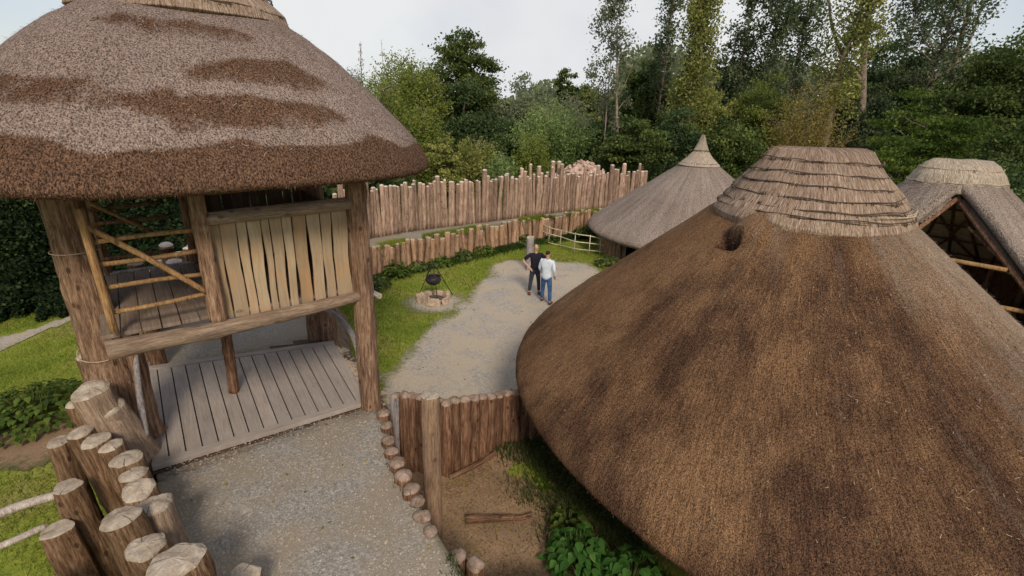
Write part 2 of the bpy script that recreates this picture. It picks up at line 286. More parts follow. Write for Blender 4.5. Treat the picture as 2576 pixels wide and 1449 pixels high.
# ------------------------------------------------------------------ object helpers
def tag(o, label=None, cat=None, group=None, kind=None):
    if label: o['label'] = label
    if cat: o['category'] = cat
    if group: o['group'] = group
    if kind: o['kind'] = kind
    return o
def link(name, me, parent=None, loc=None):
    o = bpy.data.objects.new(name, me); COL.objects.link(o)
    if loc is not None: o.location = loc
    if parent: o.parent = parent
    return o
def empty(name, loc, label, cat, group=None):
    o = bpy.data.objects.new(name, None); COL.objects.link(o); o.location = loc; o.empty_display_size = 0.3
    return tag(o, label, cat, group)
def world_child(o, parent):
    """parent o (already placed in world space) to an unrotated, unscaled empty"""
    o.parent = parent; o.location = o.location - parent.location; return o
def meshnp(name, V, F, mats, smooth=True, mi=None, attrs=None, uv=None):
    V = np.asarray(V, dtype=np.float32); me = bpy.data.meshes.new(name)
    if isinstance(F, np.ndarray):
        nf, k = F.shape
        me.vertices.add(len(V)); me.vertices.foreach_set('co', V.ravel())
        me.loops.add(nf * k); me.loops.foreach_set('vertex_index', F.astype(np.int32).ravel())
        me.polygons.add(nf); me.polygons.foreach_set('loop_start', np.arange(0, nf * k, k, dtype=np.int32))
        me.update(calc_edges=True)
    else:
        me.from_pydata([tuple(v) for v in V], [], F)
    for m in (mats if isinstance(mats, (list, tuple)) else [mats]): me.materials.append(m)
    me.polygons.foreach_set('use_smooth', [smooth] * len(me.polygons))
    if mi is not None: me.polygons.foreach_set('material_index', np.asarray(mi, dtype=np.int32))
    if attrs:
        for n, (dom, arr) in attrs.items():
            a = me.attributes.new(n, 'FLOAT', dom); a.data.foreach_set('value', np.asarray(arr, dtype=np.float32))
    if uv is not None:                       # per vertex uv
        ul = me.uv_layers.new(name='UVMap'); li = np.zeros(len(me.loops), dtype=np.int32); me.loops.foreach_get('vertex_index', li)
        ul.data.foreach_set('uv', np.asarray(uv, dtype=np.float32)[li].ravel())
    me.update(); return me
# value noise
_rng = np.random.default_rng(5); _T = _rng.random((64, 64, 64)).astype(np.float32)
def vn(P, s=1.0):
    P = np.asarray(P, dtype=np.float64) * s + 100.3; i = np.floor(P).astype(int); f = P - i; f = f * f * (3 - 2 * f); r = 0
    for dx in (0, 1):
        for dy in (0, 1):
            for dz in (0, 1):
                w = (f[..., 0] if dx else 1 - f[..., 0]) * (f[..., 1] if dy else 1 - f[..., 1]) * (f[..., 2] if dz else 1 - f[..., 2])
                r = r + w * _T[(i[..., 0] + dx) % 64, (i[..., 1] + dy) % 64, (i[..., 2] + dz) % 64]
    return r
def fbm(P, s, o=3):
    return sum(vn(P, s * 2 ** k) * 0.5 ** k for k in range(o)) / sum(0.5 ** k for k in range(o))

def log_mesh(name, r, L, mats, seed, seg=16, rings=9, taper=0.85, rough=0.10, bend=0.0, top='dome', flare=0.0, knots=1):
    rng = np.random.default_rng(seed); V = []; F = []; mi = []
    A = np.linspace(0, 2 * pi, seg, endpoint=False); off = rng.random(3) * 40
    lob = 1 + 0.07 * np.cos(2 * A + rng.random() * 6) + 0.05 * np.cos(3 * A + rng.random() * 6) + 0.025 * np.cos(5 * A + rng.random() * 6)
    kn = [(rng.random() * 2 * pi, rng.uniform(0.2, 0.85) * L, rng.uniform(0.1, 0.22)) for _ in range(knots)]
    ba = rng.random() * 2 * pi
    for k in range(rings):
        t = k / (rings - 1); z = L * t
        rr = r * (1 + (taper - 1) * t) * lob * (1 + flare * max(0, 1 - t * 2.2) ** 2)
        P = np.stack([np.cos(A) * 1.3 + off[0], np.sin(A) * 1.3 + off[1], np.full(seg, z * 1.6 + off[2])], 1)
        rr = rr * (1 + rough * 2 * (fbm(P, 2.2, 2) - 0.5))
        for (ka, kz, ks) in kn:
            d = np.abs((A - ka + pi) % (2 * pi) - pi) * r; rr = rr + ks * r * np.exp(-((d / (0.45 * r)) ** 2 + ((z - kz) / (0.5 * r)) ** 2))
        bx = bend * sin(pi * t) * cos(ba); by = bend * sin(pi * t) * sin(ba)
        for i in range(seg): V.append((rr[i] * cos(A[i]) + bx, rr[i] * sin(A[i]) + by, z))
    for k in range(rings - 1):
        for i in range(seg):
            j = (i + 1) % seg; F.append((k * seg + i, k * seg + j, (k + 1) * seg + j, (k + 1) * seg + i)); mi.append(0)
    lastr = (rings - 1) * seg
    def ringf(base, sc, dz, jit=0.0, tilt=0.0):
        s = len(V); ta = rng.random() * 6
        for i in range(seg):
            x, y, z = V[base + i]; q = sc * (1 + jit * (rng.random() - 0.5)); V.append((x * q, y * q, z + dz + tilt * r * cos(A[i] - ta) + jit * r * 0.4 * (rng.random() - 0.5)))
        for i in range(seg):
            j = (i + 1) % seg; F.append((base + i, base + j, s + j, s + i)); mi.append(1)
        return s
    if top == 'dome': spec = [(0.95, 0.14), (0.74, 0.22), (0.45, 0.10)]
    elif top == 'point': spec = [(0.85, 0.35), (0.65, 0.6), (0.5, 0.5)]
    elif top == 'adze': spec = [(0.96, 0.07), (0.80, 0.12), (0.5, 0.05)]
    else: spec = [(0.985, 0.02), (0.9, 0.03)]
    b = lastr
    for q, h in spec: b = ringf(b, q, h * r, (0.05 if top == 'adze' else 0.09) if top != 'flat' else 0.02, 0.07 if top == 'adze' else 0)
    cz = sum(V[b + i][2] for i in range(seg)) / seg; c = len(V); V.append((0, 0, cz + (0.08 * r if top != 'flat' else 0)))
    for i in range(seg): F.append((b + i, b + (i + 1) % seg, c)); mi.append(1)
    c = len(V); V.append((0, 0, 0))
    for i in range(seg): F.append(((i + 1) % seg, i, c)); mi.append(1)
    me = meshnp(name, V, F, mats, True, mi)
    sm = [m == 0 or top not in ('adze', 'flat') for m in mi]; me.polygons.foreach_set('use_smooth', sm)
    return me
def orient(o, p0, p1):
    d = (Vector(p1) - Vector(p0)); o.rotation_mode = 'QUATERNION'; o.rotation_quaternion = d.normalized().to_track_quat('Z', 'Y'); o.location = Vector(p0)
def log_obj(name, p0, p1, r, mats, seed, parent=None, **k):
    p0 = Vector(p0); p1 = Vector(p1)
    o = link(name, log_mesh(name, r, (p1 - p0).length, mats, seed, **k)); orient(o, p0, p1)
    if parent: world_child(o, parent)
    return o
def tube(V, F, pts, rad, seg=6, cap=True):
    """add a bent tube through pts to V,F lists"""
    pts = [Vector(p) for p in pts]; n = len(pts); base = len(V); rads = rad if isinstance(rad, (list, tuple)) else [rad] * n
    up_ = Vector((0.31, 0.17, 0.93)).normalized()
    for k in range(n):
        d = (pts[min(k + 1, n - 1)] - pts[max(k - 1, 0)]).normalized(); a = d.cross(up_)
        if a.length < 0.1: a = d.cross(Vector((1, 0, 0)))
        a.normalize(); b = d.cross(a)
        for i in range(seg):
            t = 2 * pi * i / seg; V.append(tuple(pts[k] + (a * cos(t) + b * sin(t)) * rads[k]))
    for k in range(n - 1):
        for i in range(seg):
            j = (i + 1) % seg; F.append((base + k * seg + i, base + k * seg + j, base + (k + 1) * seg + j, base + (k + 1) * seg + i))
    if cap: F.append(tuple(base + i for i in range(seg))[::-1]); F.append(tuple(base + (n - 1) * seg + i for i in range(seg)))
def spline(pts, n=6):
    P = [Vector(p) for p in pts]; P = [P[0] * 2 - P[1]] + P + [P[-1] * 2 - P[-2]]; out = []
    for i in range(1, len(P) - 2):
        for k in range(n):
            t = k / n; a, b, c, d = P[i - 1], P[i], P[i + 1], P[i + 2]
            out.append(0.5 * ((2 * b) + (c - a) * t + (2 * a - 5 * b + 4 * c - d) * t * t + (3 * b - a - 3 * c + d) * t ** 3))
    out.append(P[-2]); return out
def tube_obj(name, pts, rad, mat, parent=None, seg=8, smooth=True, n=6, org=None):
    sp = spline(pts, n) if n > 1 else [Vector(p) for p in pts]
    if isinstance(rad, (list, tuple)):
        rs = [rad[0] + (rad[-1] - rad[0]) * i / (len(sp) - 1) for i in range(len(sp))]
    else: rs = [rad] * len(sp)
    o0 = Vector(org) if org is not None else sp[0].copy()
    V = []; F = []; tube(V, F, [p - o0 for p in sp], rs, seg)
    o = link(name, meshnp(name, V, F, mat, smooth)); o.location = o0
    if parent: world_child(o, parent)
    return o
def box_pts(V, F, UV, R, c0, cu, cv, cw, rnd):
    """box from corner c0 with edge vectors; uv: u across, v along cv"""
    s = len(V); lu = cu.length; lv = cv.length; o = random.random() * 50
    for w in (0, 1):
        for v in (0, 1):
            for u in (0, 1):
                V.append(tuple(c0 + cu * u + cv * v + cw * w)); UV.append((u * lu + o + w * 0.01, v * lv + o)); R.append(rnd)
    for f in ((0, 2, 3, 1), (4, 5, 7, 6), (0, 1, 5, 4), (2, 6, 7, 3), (0, 4, 6, 2), (1, 3, 7, 5)): F.append(tuple(s + i for i in f))
def finish_boxes(name, V, F, UV, R, mat, parent=None, org=(0, 0, 0), bevel=0.004):
    org = Vector(org); V = [tuple(Vector(v) - org) for v in V]
    me = meshnp(name, V, F, mat, False, attrs={'rnd': ('POINT', R)}, uv=UV); o = link(name, me, None, org)
    if bevel:
        b = o.modifiers.new('bevel', 'BEVEL'); b.width = bevel; b.segments = 1
    if parent: world_child(o, parent)
    return o

# ================================================================== GROUND
def grid_sheet(name, x0, x1, y0, y1, st, zf, mat, keep=None, edge=None, kind='structure'):
    xs = np.arange(x0, x1 + st / 2, st); ys = np.arange(y0, y1 + st / 2, st); X, Y = np.meshgrid(xs, ys)
    P = np.stack([X.ravel(), Y.ravel()], 1); Z = zf(P); nx = len(xs); ny = len(ys)
    I = np.arange(nx * ny).reshape(ny, nx); Q = np.stack([I[:-1, :-1], I[:-1, 1:], I[1:, 1:], I[1:, :-1]], -1).reshape(-1, 4)
    if keep is not None:
        k = keep(P); Q = Q[k[Q].all(1)]
    used = np.unique(Q); rm = np.full(nx * ny, -1); rm[used] = np.arange(len(used)); Q = rm[Q]
    V = np.column_stack([P, Z])[used]; at = None
    if edge is not None: at = {'edge': ('POINT', edge(P)[used])}
    o = link(name, meshnp(name, V, Q, mat, True, attrs=at)); return tag(o, kind=kind)
def sdpoly(P, poly):
    """signed distance, negative inside"""
    poly = np.asarray(poly, float); d = np.full(len(P), 1e9); ins = np.zeros(len(P), bool); n = len(poly)
    for i in range(n):
        a = poly[i]; b = poly[(i + 1) % n]; e = b - a; w = P - a; t = np.clip((w @ e) / (e @ e), 0, 1)
        d = np.minimum(d, np.sqrt(((w - t[:, None] * e) ** 2).sum(1)))
        c = ((a[1] > P[:, 1]) != (b[1] > P[:, 1])) & (P[:, 0] < (b[0] - a[0]) * (P[:, 1] - a[1]) / (b[1] - a[1] + 1e-12) + a[0]); ins ^= c
    return np.where(ins, -d, d)
def p3(P, z=0): return np.column_stack([P, np.full(len(P), z)])
def ground_z(P):
    n = fbm(p3(P), 0.5, 3)
    return (n - 0.5) * 0.06
# raised rampart walk: inner (right) and outer (left) edges from near to far
RE = [(1.6, 2.2), (0.9, 2.7), (-0.28, 3.95), (-0.68, 4.5), (-1.24, 5.36), (-2.15, 7.15), (-2.38, 7.45), (-3.92, 9.72), (-4.9, 11.3), (-5.65, 13.3), (-5.85, 15.5), (-5.2, 17.6), (-4, 18.9), (-2.4, 20.4), (0, 22.95), (2.2, 24.6), (4.5, 26.3), (7, 27.0), (11, 27.3)]
LE = [(-1.0, 0.6), (-1.8, 1.6), (-2.9, 3.1), (-3.9, 4.3), (-4.5, 5.1), (-5.3, 6.1), (-6.0, 7.0), (-7.1, 8.5), (-8.2, 10.4), (-8.9, 12.5), (-9.0, 15.4), (-7.8, 17.6), (-5.95, 19.05), (-3.88, 21.1), (-0.1, 23.95), (2.17, 25.8), (4.45, 27.1), (7.6, 27.75), (11.5, 27.9)]
WZ = 1.2
def resamp(poly, step):
    P = [Vector((a, b, 0)) for a, b in poly]; out = []; acc = 0
    for i in range(len(P) - 1):
        L = (P[i + 1] - P[i]).length
        while acc < L: out.append(P[i].lerp(P[i + 1], acc / L)); acc += step
        acc -= L
    return out
def walkz(y): return WZ - (0.1 if y > 17 else 0.0) * min(1, (y - 17) / 2 if y > 17 else 0)
walk_poly = RE + LE[::-1]
def nearstrip(P): # distance to the deck opening
    return sdpoly(P, [(-4.97, 5.58), (-2.36, 7.47), (-3.90, 9.72), (-6.95, 8.26)])
def build_ground():
    V = []; F = []
    o = grid_sheet('ground', -28, 32, -6, 46, 0.4, lambda P: ground_z(P), M['grass'])
    # outer terrain
    R = [(-28, -6, 32, 46)]
    V = [(-28, -6, 0), (32, -6, 0), (32, 46, 0), (-28, 46, 0), (-600, -200, 0), (600, -200, 0), (600, 900, 0), (-600, 900, 0)]
    F = [(4, 5, 1, 0), (5, 6, 2, 1), (6, 7, 3, 2), (7, 4, 0, 3)]
    tag(link('terrain', meshnp('terrain', V, F, M['grass'], False), None, (0, 0, -0.03)), kind='structure')
build_ground()
court = [G(960, 935), G(1000, 895), G(1054, 836), G(1090, 815), G(1137, 781), G(1179, 735), G(1225, 700), G(1239, 668), G(1275, 655), G(1330, 655), G(1400, 657), G(1479, 662), G(1520, 682)]
court = [(p.x, p.y) for p in court] + [(5.0, 17.5), (3.2, 13.5), (1.2, 11.8), (0.6, 9.2), (-0.6, 7.6), (-2.2, 7.5), (-3.0, 9.0)]
def court_sd(P): return sdpoly(P, court) + (fbm(p3(P), 1.3, 3) - 0.5) * 0.9
grid_sheet('gravel_court', -4.5, 6.5, 6.5, 22, 0.09, lambda P: ground_z(P) + 0.02, M['gravel'], keep=lambda P: court_sd(P) < 0.05, edge=lambda P: np.clip(1 + court_sd(P) / 0.55, 0, 1))
hearth_c = G(1093, 757)
hp = (hearth_c.x, hearth_c.y)
grid_sheet('bare_earth', hp[0] - 1.6, hp[0] + 1.8, hp[1] - 1.6, hp[1] + 1.3, 0.07, lambda P: ground_z(P) + 0.012, M['gravel'],
           keep=lambda P: (np.hypot((P[:, 0] - hp[0] - 0.1) / 1.15, (P[:, 1] - hp[1] + 0.2) / 1.0) + (fbm(p3(P), 1.5, 3) - 0.5) * 0.9) < 1.0,
           edge=lambda P: np.clip((np.hypot((P[:, 0] - hp[0] - 0.1) / 1.15, (P[:, 1] - hp[1] + 0.2) / 1.0) - 0.3) / 0.7 + 0.1, 0, 1))
def mulch_z(P):
    t = np.clip((5.2 - P[:, 1] + (P[:, 0] + 0.3) * 0.15) / 1.3, 0, 1); t = t * t * (3 - 2 * t)
    return 0.03 + t * 0.95 * np.clip(1.15 - 0.35 * np.clip(P[:, 0], 0, 9), 0, 1) + (fbm(p3(P), 1.2, 3) - 0.5) * 0.22
mulch_poly = [(-2.5, 7.4), (-0.9, 7.15), (0.2, 8.1), (1.4, 8.8), (1.6, 7.2), (2.2, 5.2), (3.2, 3.9), (3.6, 2.0), (0.8, 2.6), (-0.25, 3.85), (-1.3, 5.3)]
grid_sheet('bark_mulch', -2.7, 4.0, 1.5, 9.0, 0.08, mulch_z, M['mulch'], keep=lambda P: (sdpoly(P, mulch_poly) + (fbm(p3(P), 1.5, 3) - 0.5) * 0.1) < 0.12,
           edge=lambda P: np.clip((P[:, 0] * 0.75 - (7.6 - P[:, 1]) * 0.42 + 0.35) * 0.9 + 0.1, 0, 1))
# outside path on the far left and the gravel at the bottom left corner
lp = [G(-60, 905), G(60, 858), G(200, 800), G(230, 775), G(160, 800), G(60, 832), G(-60, 865)]
lp = [(p.x, p.y) for p in lp]
grid_sheet('path', -19, -9, 10, 20, 0.15, lambda P: ground_z(P) + 0.02, M['gravel'], keep=lambda P: (sdpoly(P, lp) + (fbm(p3(P), 1.1, 2) - 0.5) * 0.3) < 0.06, edge=lambda P: np.clip(1 + sdpoly(P, lp) / 0.4, 0, 1) * 0.7)
lp2 = [(-8.2, 3.0), (-7.6, 5.1), (-5.4, 4.6), (-3.2, 2.2), (-5, 1.0)]
grid_sheet('gravel_track', -9, -3, 0.5, 6, 0.12, lambda P: ground_z(P) + 0.02, M['pathgravel'], keep=lambda P: (sdpoly(P, lp2) + (fbm(p3(P), 1.1, 2) - 0.5) * 0.5) < 0.06, edge=lambda P: np.clip(1 + sdpoly(P, lp2) / 0.5, 0, 1))
def dirt_mask(P): return np.hypot((P[:, 0] + 8.6) / 1.9, (P[:, 1] - 7.6) / 0.9) + (fbm(p3(P), 1.3, 3) - 0.5) * 1.2
grid_sheet('dirt_patch', -12, -6, 5.5, 9.5, 0.12, lambda P: ground_z(P) + 0.012, M['mulch'], keep=lambda P: dirt_mask(P) < 1, edge=lambda P: np.clip(dirt_mask(P) * 1.0, 0, 1))
# walkway top and its banks
def build_walk():
    nr = 90
    def even(poly, n):
        P = resamp(poly, 0.02); return [P[int(i * (len(P) - 1) / (n - 1))] for i in range(n)]
    # segments matched by vertex pairs so that both edges advance together
    V = []; F = []; E = []; rows = []
    for i in range(len(RE) - 1):
        a0 = Vector((*RE[i], 0)); a1 = Vector((*RE[i + 1], 0)); b0 = Vector((*LE[i], 0)); b1 = Vector((*LE[i + 1], 0))
        n = max(2, int((a1 - a0).length / 0.15))
        for k in range(n): rows.append((a0.lerp(a1, k / n), b0.lerp(b1, k / n)))
    rows.append((Vector((*RE[-1], 0)), Vector((*LE[-1], 0)))); m = 22
    for (a, b) in rows:
        for j in range(m + 1):
            p = a.lerp(b, j / m); q = np.array([[p.x, p.y, 0]]); z = walkz(p.y) + (float(fbm(q, 0.9, 3)[0]) - 0.5) * 0.07 - 0.02
            far = p.y > 15
            d = min(j / m, 1 - j / m) * (a - b).length
            if -1.6 < (p - GO).dot(gu) < 3.9 and -0.02 < (p - GO).dot(gv) < 3.3: z -= 0.08
            V.append((p.x, p.y, z)); E.append(max(0, 1 - d / (0.75 if far else 0.16)) * (1.0 if far else 0.75))
    w = m + 1
    for i in range(len(rows) - 1):
        for j in range(m): F.append((i * w + j, i * w + j + 1, (i + 1) * w + j + 1, (i + 1) * w + j))
    nt = len(F); 
    for side, jj in ((0, 0), (1, m)):
        s = len(V)
        for i, (a, b) in enumerate(rows):
            p = V[i * w + jj]; o = (a - b).normalized() * (1 if side == 0 else -1)
            slope = 0.9 if (side == 0 and 7.6 < p[1] < 13.6) else 0.06
            V.append((p[0] + o.x * slope * 0.5, p[1] + o.y * slope * 0.5, 0.5)); V.append((p[0] + o.x * slope, p[1] + o.y * slope, -0.1)); E += [0.8, 0.9]
        for i in range(len(rows) - 1):
            q0, q1 = i * w + jj, (i + 1) * w + jj; a, b = s + 2 * i, s + 2 * i + 2
            F.append((q0, q1, b, a)); F.append((a, b, b + 1, a + 1))
    mi = [0] * nt + [1] * (len(F) - nt)
    me = meshnp('walkway', V, F, [M['pathgravel'], M['earth']], True, mi, attrs={'edge': ('POINT', E)})
    tag(link('walkway', me), kind='structure')
build_walk()

# ================================================================== THATCHED ROOFS
def roof_mesh(name, c, a, b, rot, prof, n, mat, na=220, nt_=90, ridge=0, amp=0.05, post=None, darkf=None, palef=None, bg=0.0):
    """prof: list of (radius fraction, z) control points from top to the underside; evaluated as a smooth polyline"""
    pp = spline([Vector((r, 0, z)) for r, z in prof], 8); L = [0]
    for i in range(1, len(pp)): L.append(L[-1] + hypot((pp[i].x - pp[i - 1].x) * a, pp[i].z - pp[i - 1].z))
    S = np.linspace(0, L[-1], nt_); R = np.interp(S, L, [p.x for p in pp]); Z = np.interp(S, L, [p.z for p in pp])
    A = np.linspace(0, 2 * pi, na + 1); cA, sA = np.cos(A), np.sin(A); q = (np.abs(cA) ** n + np.abs(sA) ** n) ** (-1 / n)
    RR, AA = np.meshgrid(R, A, indexing='ij'); ZZ = np.repeat(Z[:, None], na + 1, 1); SS = np.repeat(S[:, None], na + 1, 1)
    U = (a * RR + ridge * np.clip(1 - RR, 0, 1)) * cA * q; Vv = b * RR * (1 + bg * RR ** 3 * np.clip(-sA, 0, 1) ** 0.7) * sA * q
    X = U * cos(rot) - Vv * sin(rot); Y = U * sin(rot) + Vv * cos(rot)
    P = np.stack([X, Y, ZZ], -1)
    nrm = np.stack([X, Y, np.full_like(X, np.mean([a, b]) * 0.9)], -1); nrm /= np.linalg.norm(nrm, axis=-1, keepdims=True)
    d = (fbm(P, 0.7, 2) - 0.5) * amp * 2 + (fbm(P, 5, 2) - 0.5) * amp * 0.5
    d[:, -1] = d[:, 0]
    if post is not None: d = d + post(P, AA, SS, ZZ)
    P = P + nrm * d[..., None]
    dark = np.full(P.shape[:2], 0.5) if darkf is None else darkf(P, AA, SS, ZZ)
    I = np.arange(nt_ * (na + 1)).reshape(nt_, na + 1)
    Q = np.stack([I[:-1, :-1], I[1:, :-1], I[1:, 1:], I[:-1, 1:]], -1).reshape(-1, 4)
    uv = np.stack([AA * a, SS], -1).reshape(-1, 2)
    at = {'dark': ('POINT', dark.ravel())}
    if palef is not None: at['pale'] = ('POINT', palef(P).ravel())
    return meshnp(name, P.reshape(-1, 3), Q, mat, True, attrs=at, uv=uv)
def straws(name_seed, c, surf, n, L, w, mat, parent, name='loose_straws'):
    rng = np.random.default_rng(name_seed); V = []; F = []; R = []
    k = 0
    for _ in range(n):
        p, nn = surf(rng); d = rng.normal(size=3); d[2] *= 0.6; d = d - nn * (d @ nn) * 0.75; d /= np.linalg.norm(d); l = L * rng.uniform(0.5, 1.3)
        s = np.cross(d, nn); s /= np.linalg.norm(s); p = p + nn * 0.012
        V += [p - s * w, p + s * w, p + d * l + nn * l * 0.15 + s * w, p + d * l + nn * l * 0.15 - s * w]; F.append((k, k + 1, k + 2, k + 3)); k += 4
    o = link(name, meshnp(name, V, F, mat, False), parent); o['kind'] = 'stuff'; return o

# ---------- big foreground roundhouse
HC = Vector((4.84, 8.20, 0)); HA, HB, HROT = 4.66, 5.0, 0.35
hut = empty('roundhouse', HC, 'largest brown thatched roundhouse filling the right foreground, with pale straw cap and vent hole', 'house', None)
vent = Vector((-1.22, -1.25, 4.22))
vc = YP(1838, 612, 1); vr = ray(1838, 612)
def solve_vent():
    best = None
    for i in range(400):
        t = 5 + i * 0.01; p = CAM + vr * t - HC; r = hypot(p.x, p.y); z = 5.6 - (r / 4.8) ** 1.13 * 4.0
        if p.z <= z: return p
    return CAM + vr * 7 - HC
vent = solve_vent(); va = atan2(vent.y, vent.x); vrr = hypot(vent.x, vent.y)
def hut_post(P, A, S, Z):
    A = np.arctan2(P[..., 1], P[..., 0])
    da = ((A - va + pi) % (2 * pi) - pi); r = np.hypot(P[..., 0], P[..., 1]); x = da * vrr; y = (r - vrr)   # y down the slope
    xx = x - 0.10 + y * 0.25; hood = 0.17 / (1 + np.exp(-(xx + 0.30) / 0.025)) * np.exp(-(xx / 0.34) ** 2) * (1 / (1 + np.exp((y + 0.02) / 0.022))) * np.clip(1 + (y + 0.05) / 0.80, 0, 1) ** 0.6 * np.where(xx < -0.3, 0.8, 1)
    hole = -0.8 * (1 / (1 + np.exp((np.abs(x) - 0.13) / 0.010))) * (1 / (1 + np.exp((np.abs(y - 0.05) - 0.048) / 0.010)))
    lip = 0.03 * np.exp(-(x / 0.2) ** 2 - ((y - 0.22) / 0.06) ** 2)
    rid = 0.0
    return hood + hole + lip + rid
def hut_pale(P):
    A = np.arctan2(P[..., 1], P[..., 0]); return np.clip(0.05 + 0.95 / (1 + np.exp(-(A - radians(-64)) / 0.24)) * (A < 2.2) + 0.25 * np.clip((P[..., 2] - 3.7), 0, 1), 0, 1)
def hut_dark(P, A, S, Z):
    A = np.arctan2(P[..., 1], P[..., 0]); base = 0.50 + 0.20 * np.clip(np.cos(A - radians(-85)), -0.6, 1)
    up_ = np.clip((Z - 3.6) / 1.2, 0, 1)
    l = fbm(P, 0.9, 3) - 0.5
    x = ((A - va + pi) % (2 * pi) - pi) * vrr; y = np.hypot(P[..., 0], P[..., 1]) - vrr; hole_shade = np.exp(-(x / 0.14) ** 4 - ((y - 0.05) / 0.09) ** 4)  # vent hole darkened in the thatch colour, painting its inner shade
    return np.clip(base + l * 0.42 - 0.10 * up_ - 0.10 + (fbm(P * np.array([1, 1, 0.3]), 3.5, 2) - 0.5) * 0.35 + hole_shade * 1.5, 0, 1.6)
hprof = [(0.05, 5.55), (0.15, 5.2), (0.3, 4.62), (0.5, 3.82), (0.7, 2.98), (0.85, 2.32), (0.95, 1.86), (0.99, 1.62), (1.0, 1.42), (0.985, 1.30), (0.95, 1.26), (0.8, 1.7), (0.4, 3.5)]
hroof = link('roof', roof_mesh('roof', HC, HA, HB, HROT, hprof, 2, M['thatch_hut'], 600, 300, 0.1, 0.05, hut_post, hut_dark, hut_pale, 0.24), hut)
def hsurf(rng):
    a = rng.uniform(-pi, 0.5); t = rng.uniform(0.25, 0.97); z = np.interp(t, [p[0] for p in hprof[:9]], [p[1] for p in hprof[:9]])
    u, v = HA * t * cos(a), HB * t * (1 + 0.24 * t ** 3 * max(0, -sin(a)) ** 0.7) * sin(a); x = u * cos(HROT) - v * sin(HROT); y = u * sin(HROT) + v * cos(HROT)
    n = np.array([x, y, 4.3]); n /= np.linalg.norm(n); return np.array([x, y, z]) + n * 0.015, n
straws(3, HC, hsurf, 700, 0.045, 0.002, M['twig_pale'], hroof)
def reed_ends(roof, n, L, w, seed, zmin, mat):
    """short reed ends standing out of the thatch, all pointing down the slope"""
    me = roof.data; nv = len(me.vertices); co = np.empty(nv * 3, np.float32); me.vertices.foreach_get('co', co); co = co.reshape(-1, 3)
    no = np.empty(nv * 3, np.float32); me.vertex_normals.foreach_get('vector', no); no = no.reshape(-1, 3)
    flip = np.sign((no * (co - np.array([0, 0, co[:, 2].min()])))[:, :2].sum(1) + 1e-6); no = no * np.where(flip < 0, -1, 1)[:, None]
    ar = {}
    for k in ('dark', 'pale'):
        if k in me.attributes: q = np.empty(nv, np.float32); me.attributes[k].data.foreach_get('value', q); ar[k] = q
    uvv = np.zeros((nv, 2), np.float32); li = np.empty(len(me.loops), np.int32); me.loops.foreach_get('vertex_index', li); uu = np.empty(len(me.loops) * 2, np.float32); me.uv_layers[0].data.foreach_get('uv', uu); uvv[li] = uu.reshape(-1, 2)
    rng = np.random.default_rng(seed); rr_ = np.hypot(co[:, 0], co[:, 1]); ok = (co[:, 2] > zmin) & (no[:, 2] > -0.6); wgt = np.where(ok, rr_, 0); ring = np.interp(rr_, [0, rr_.max()], [0.3, 1]); wgt = wgt * ring
    I = rng.choice(nv, size=n, p=wgt / wgt.sum()); p = co[I] + rng.normal(0, 0.012, (n, 3)); nn = no[I]
    g = np.array([0, 0, -1.0]) + nn * nn[:, 2:3]; g /= np.linalg.norm(g, axis=1, keepdims=True) + 1e-6
    d = g * 0.85 + nn * rng.uniform(0.08, 0.4, (n, 1)) + rng.normal(0, 0.22, (n, 3)); d /= np.linalg.norm(d, axis=1, keepdims=True)
    sd_ = np.cross(d, nn); sd_ /= np.linalg.norm(sd_, axis=1, keepdims=True) + 1e-6; l = L * rng.uniform(0.5, 1.4, (n, 1))
    V = np.empty((n, 4, 3)); b0 = p - nn * 0.01; V[:, 0] = b0 - sd_ * w; V[:, 1] = b0 + sd_ * w; V[:, 2] = b0 + d * l + sd_ * w * 0.6; V[:, 3] = b0 + d * l - sd_ * w * 0.6
    at = {k: ('POINT', np.repeat(q[I] + rng.normal(0, 0.18, n), 4)) for k, q in ar.items()}
    o = link('reed_ends', meshnp('reed_ends', V.reshape(-1, 3), np.arange(n * 4).reshape(n, 4), mat, False, attrs=at, uv=np.repeat(uvv[I], 4, axis=0) + rng.normal(0, 0.02, (n * 4, 2))), roof); o['kind'] = 'stuff'; return o
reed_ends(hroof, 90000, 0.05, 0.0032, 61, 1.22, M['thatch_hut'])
# straw cap with its courses of hazel rods
def cap_mesh(name, rings, ridge_dir, mat, seg=96, dark=None, wob=0.02, seed=1, reed=0.012):
    """rings: (half length along ridge_dir, half width, z) bottom to top"""
    pp = []; 
    for (l, w, z) in rings: pp.append((l, w, z))
    V = []; UV = []; D = []; F = []; ns = 10; K = []
    for i in range(len(pp) - 1):
        for k in range(ns):
            t = k / ns; K.append(tuple(pp[i][j] * (1 - t) + pp[i + 1][j] * t for j in range(3)))
    K.append(pp[-1]); rng = np.random.default_rng(seed); rn = rng.random(seg * 3)
    for i, (l, w, z) in enumerate(K):
        for s in range(seg * 3):
            a = 2 * pi * s / (seg * 3); dx = l * cos(a) + reed * (rn[s] - 0.5); dy = w * sin(a) + reed * (rn[(s * 7) % len(rn)] - 0.5)
            x = dx * ridge_dir.x - dy * ridge_dir.y; y = dx * ridge_dir.y + dy * ridge_dir.x
            V.append([x, y, z]); UV.append((a * 1.0, z)); D.append(0.5)
    V = np.array(V); V[:, 2] += (fbm(V, 1.6, 2) - 0.5) * wob * 3; V[:, :2] *= (1 + (fbm(V, 2.5, 2) - 0.5) * wob * 3)[:, None]
    m = seg * 3
    for i in range(len(K) - 1):
        for s in range(m): F.append((i * m + s, i * m + (s + 1) % m, (i + 1) * m + (s + 1) % m, (i + 1) * m + s))
    F.append(tuple((len(K) - 1) * m + s for s in range(m)))
    return meshnp(name, V, F, mat, True, attrs={'dark': ('POINT', D)}, uv=UV)
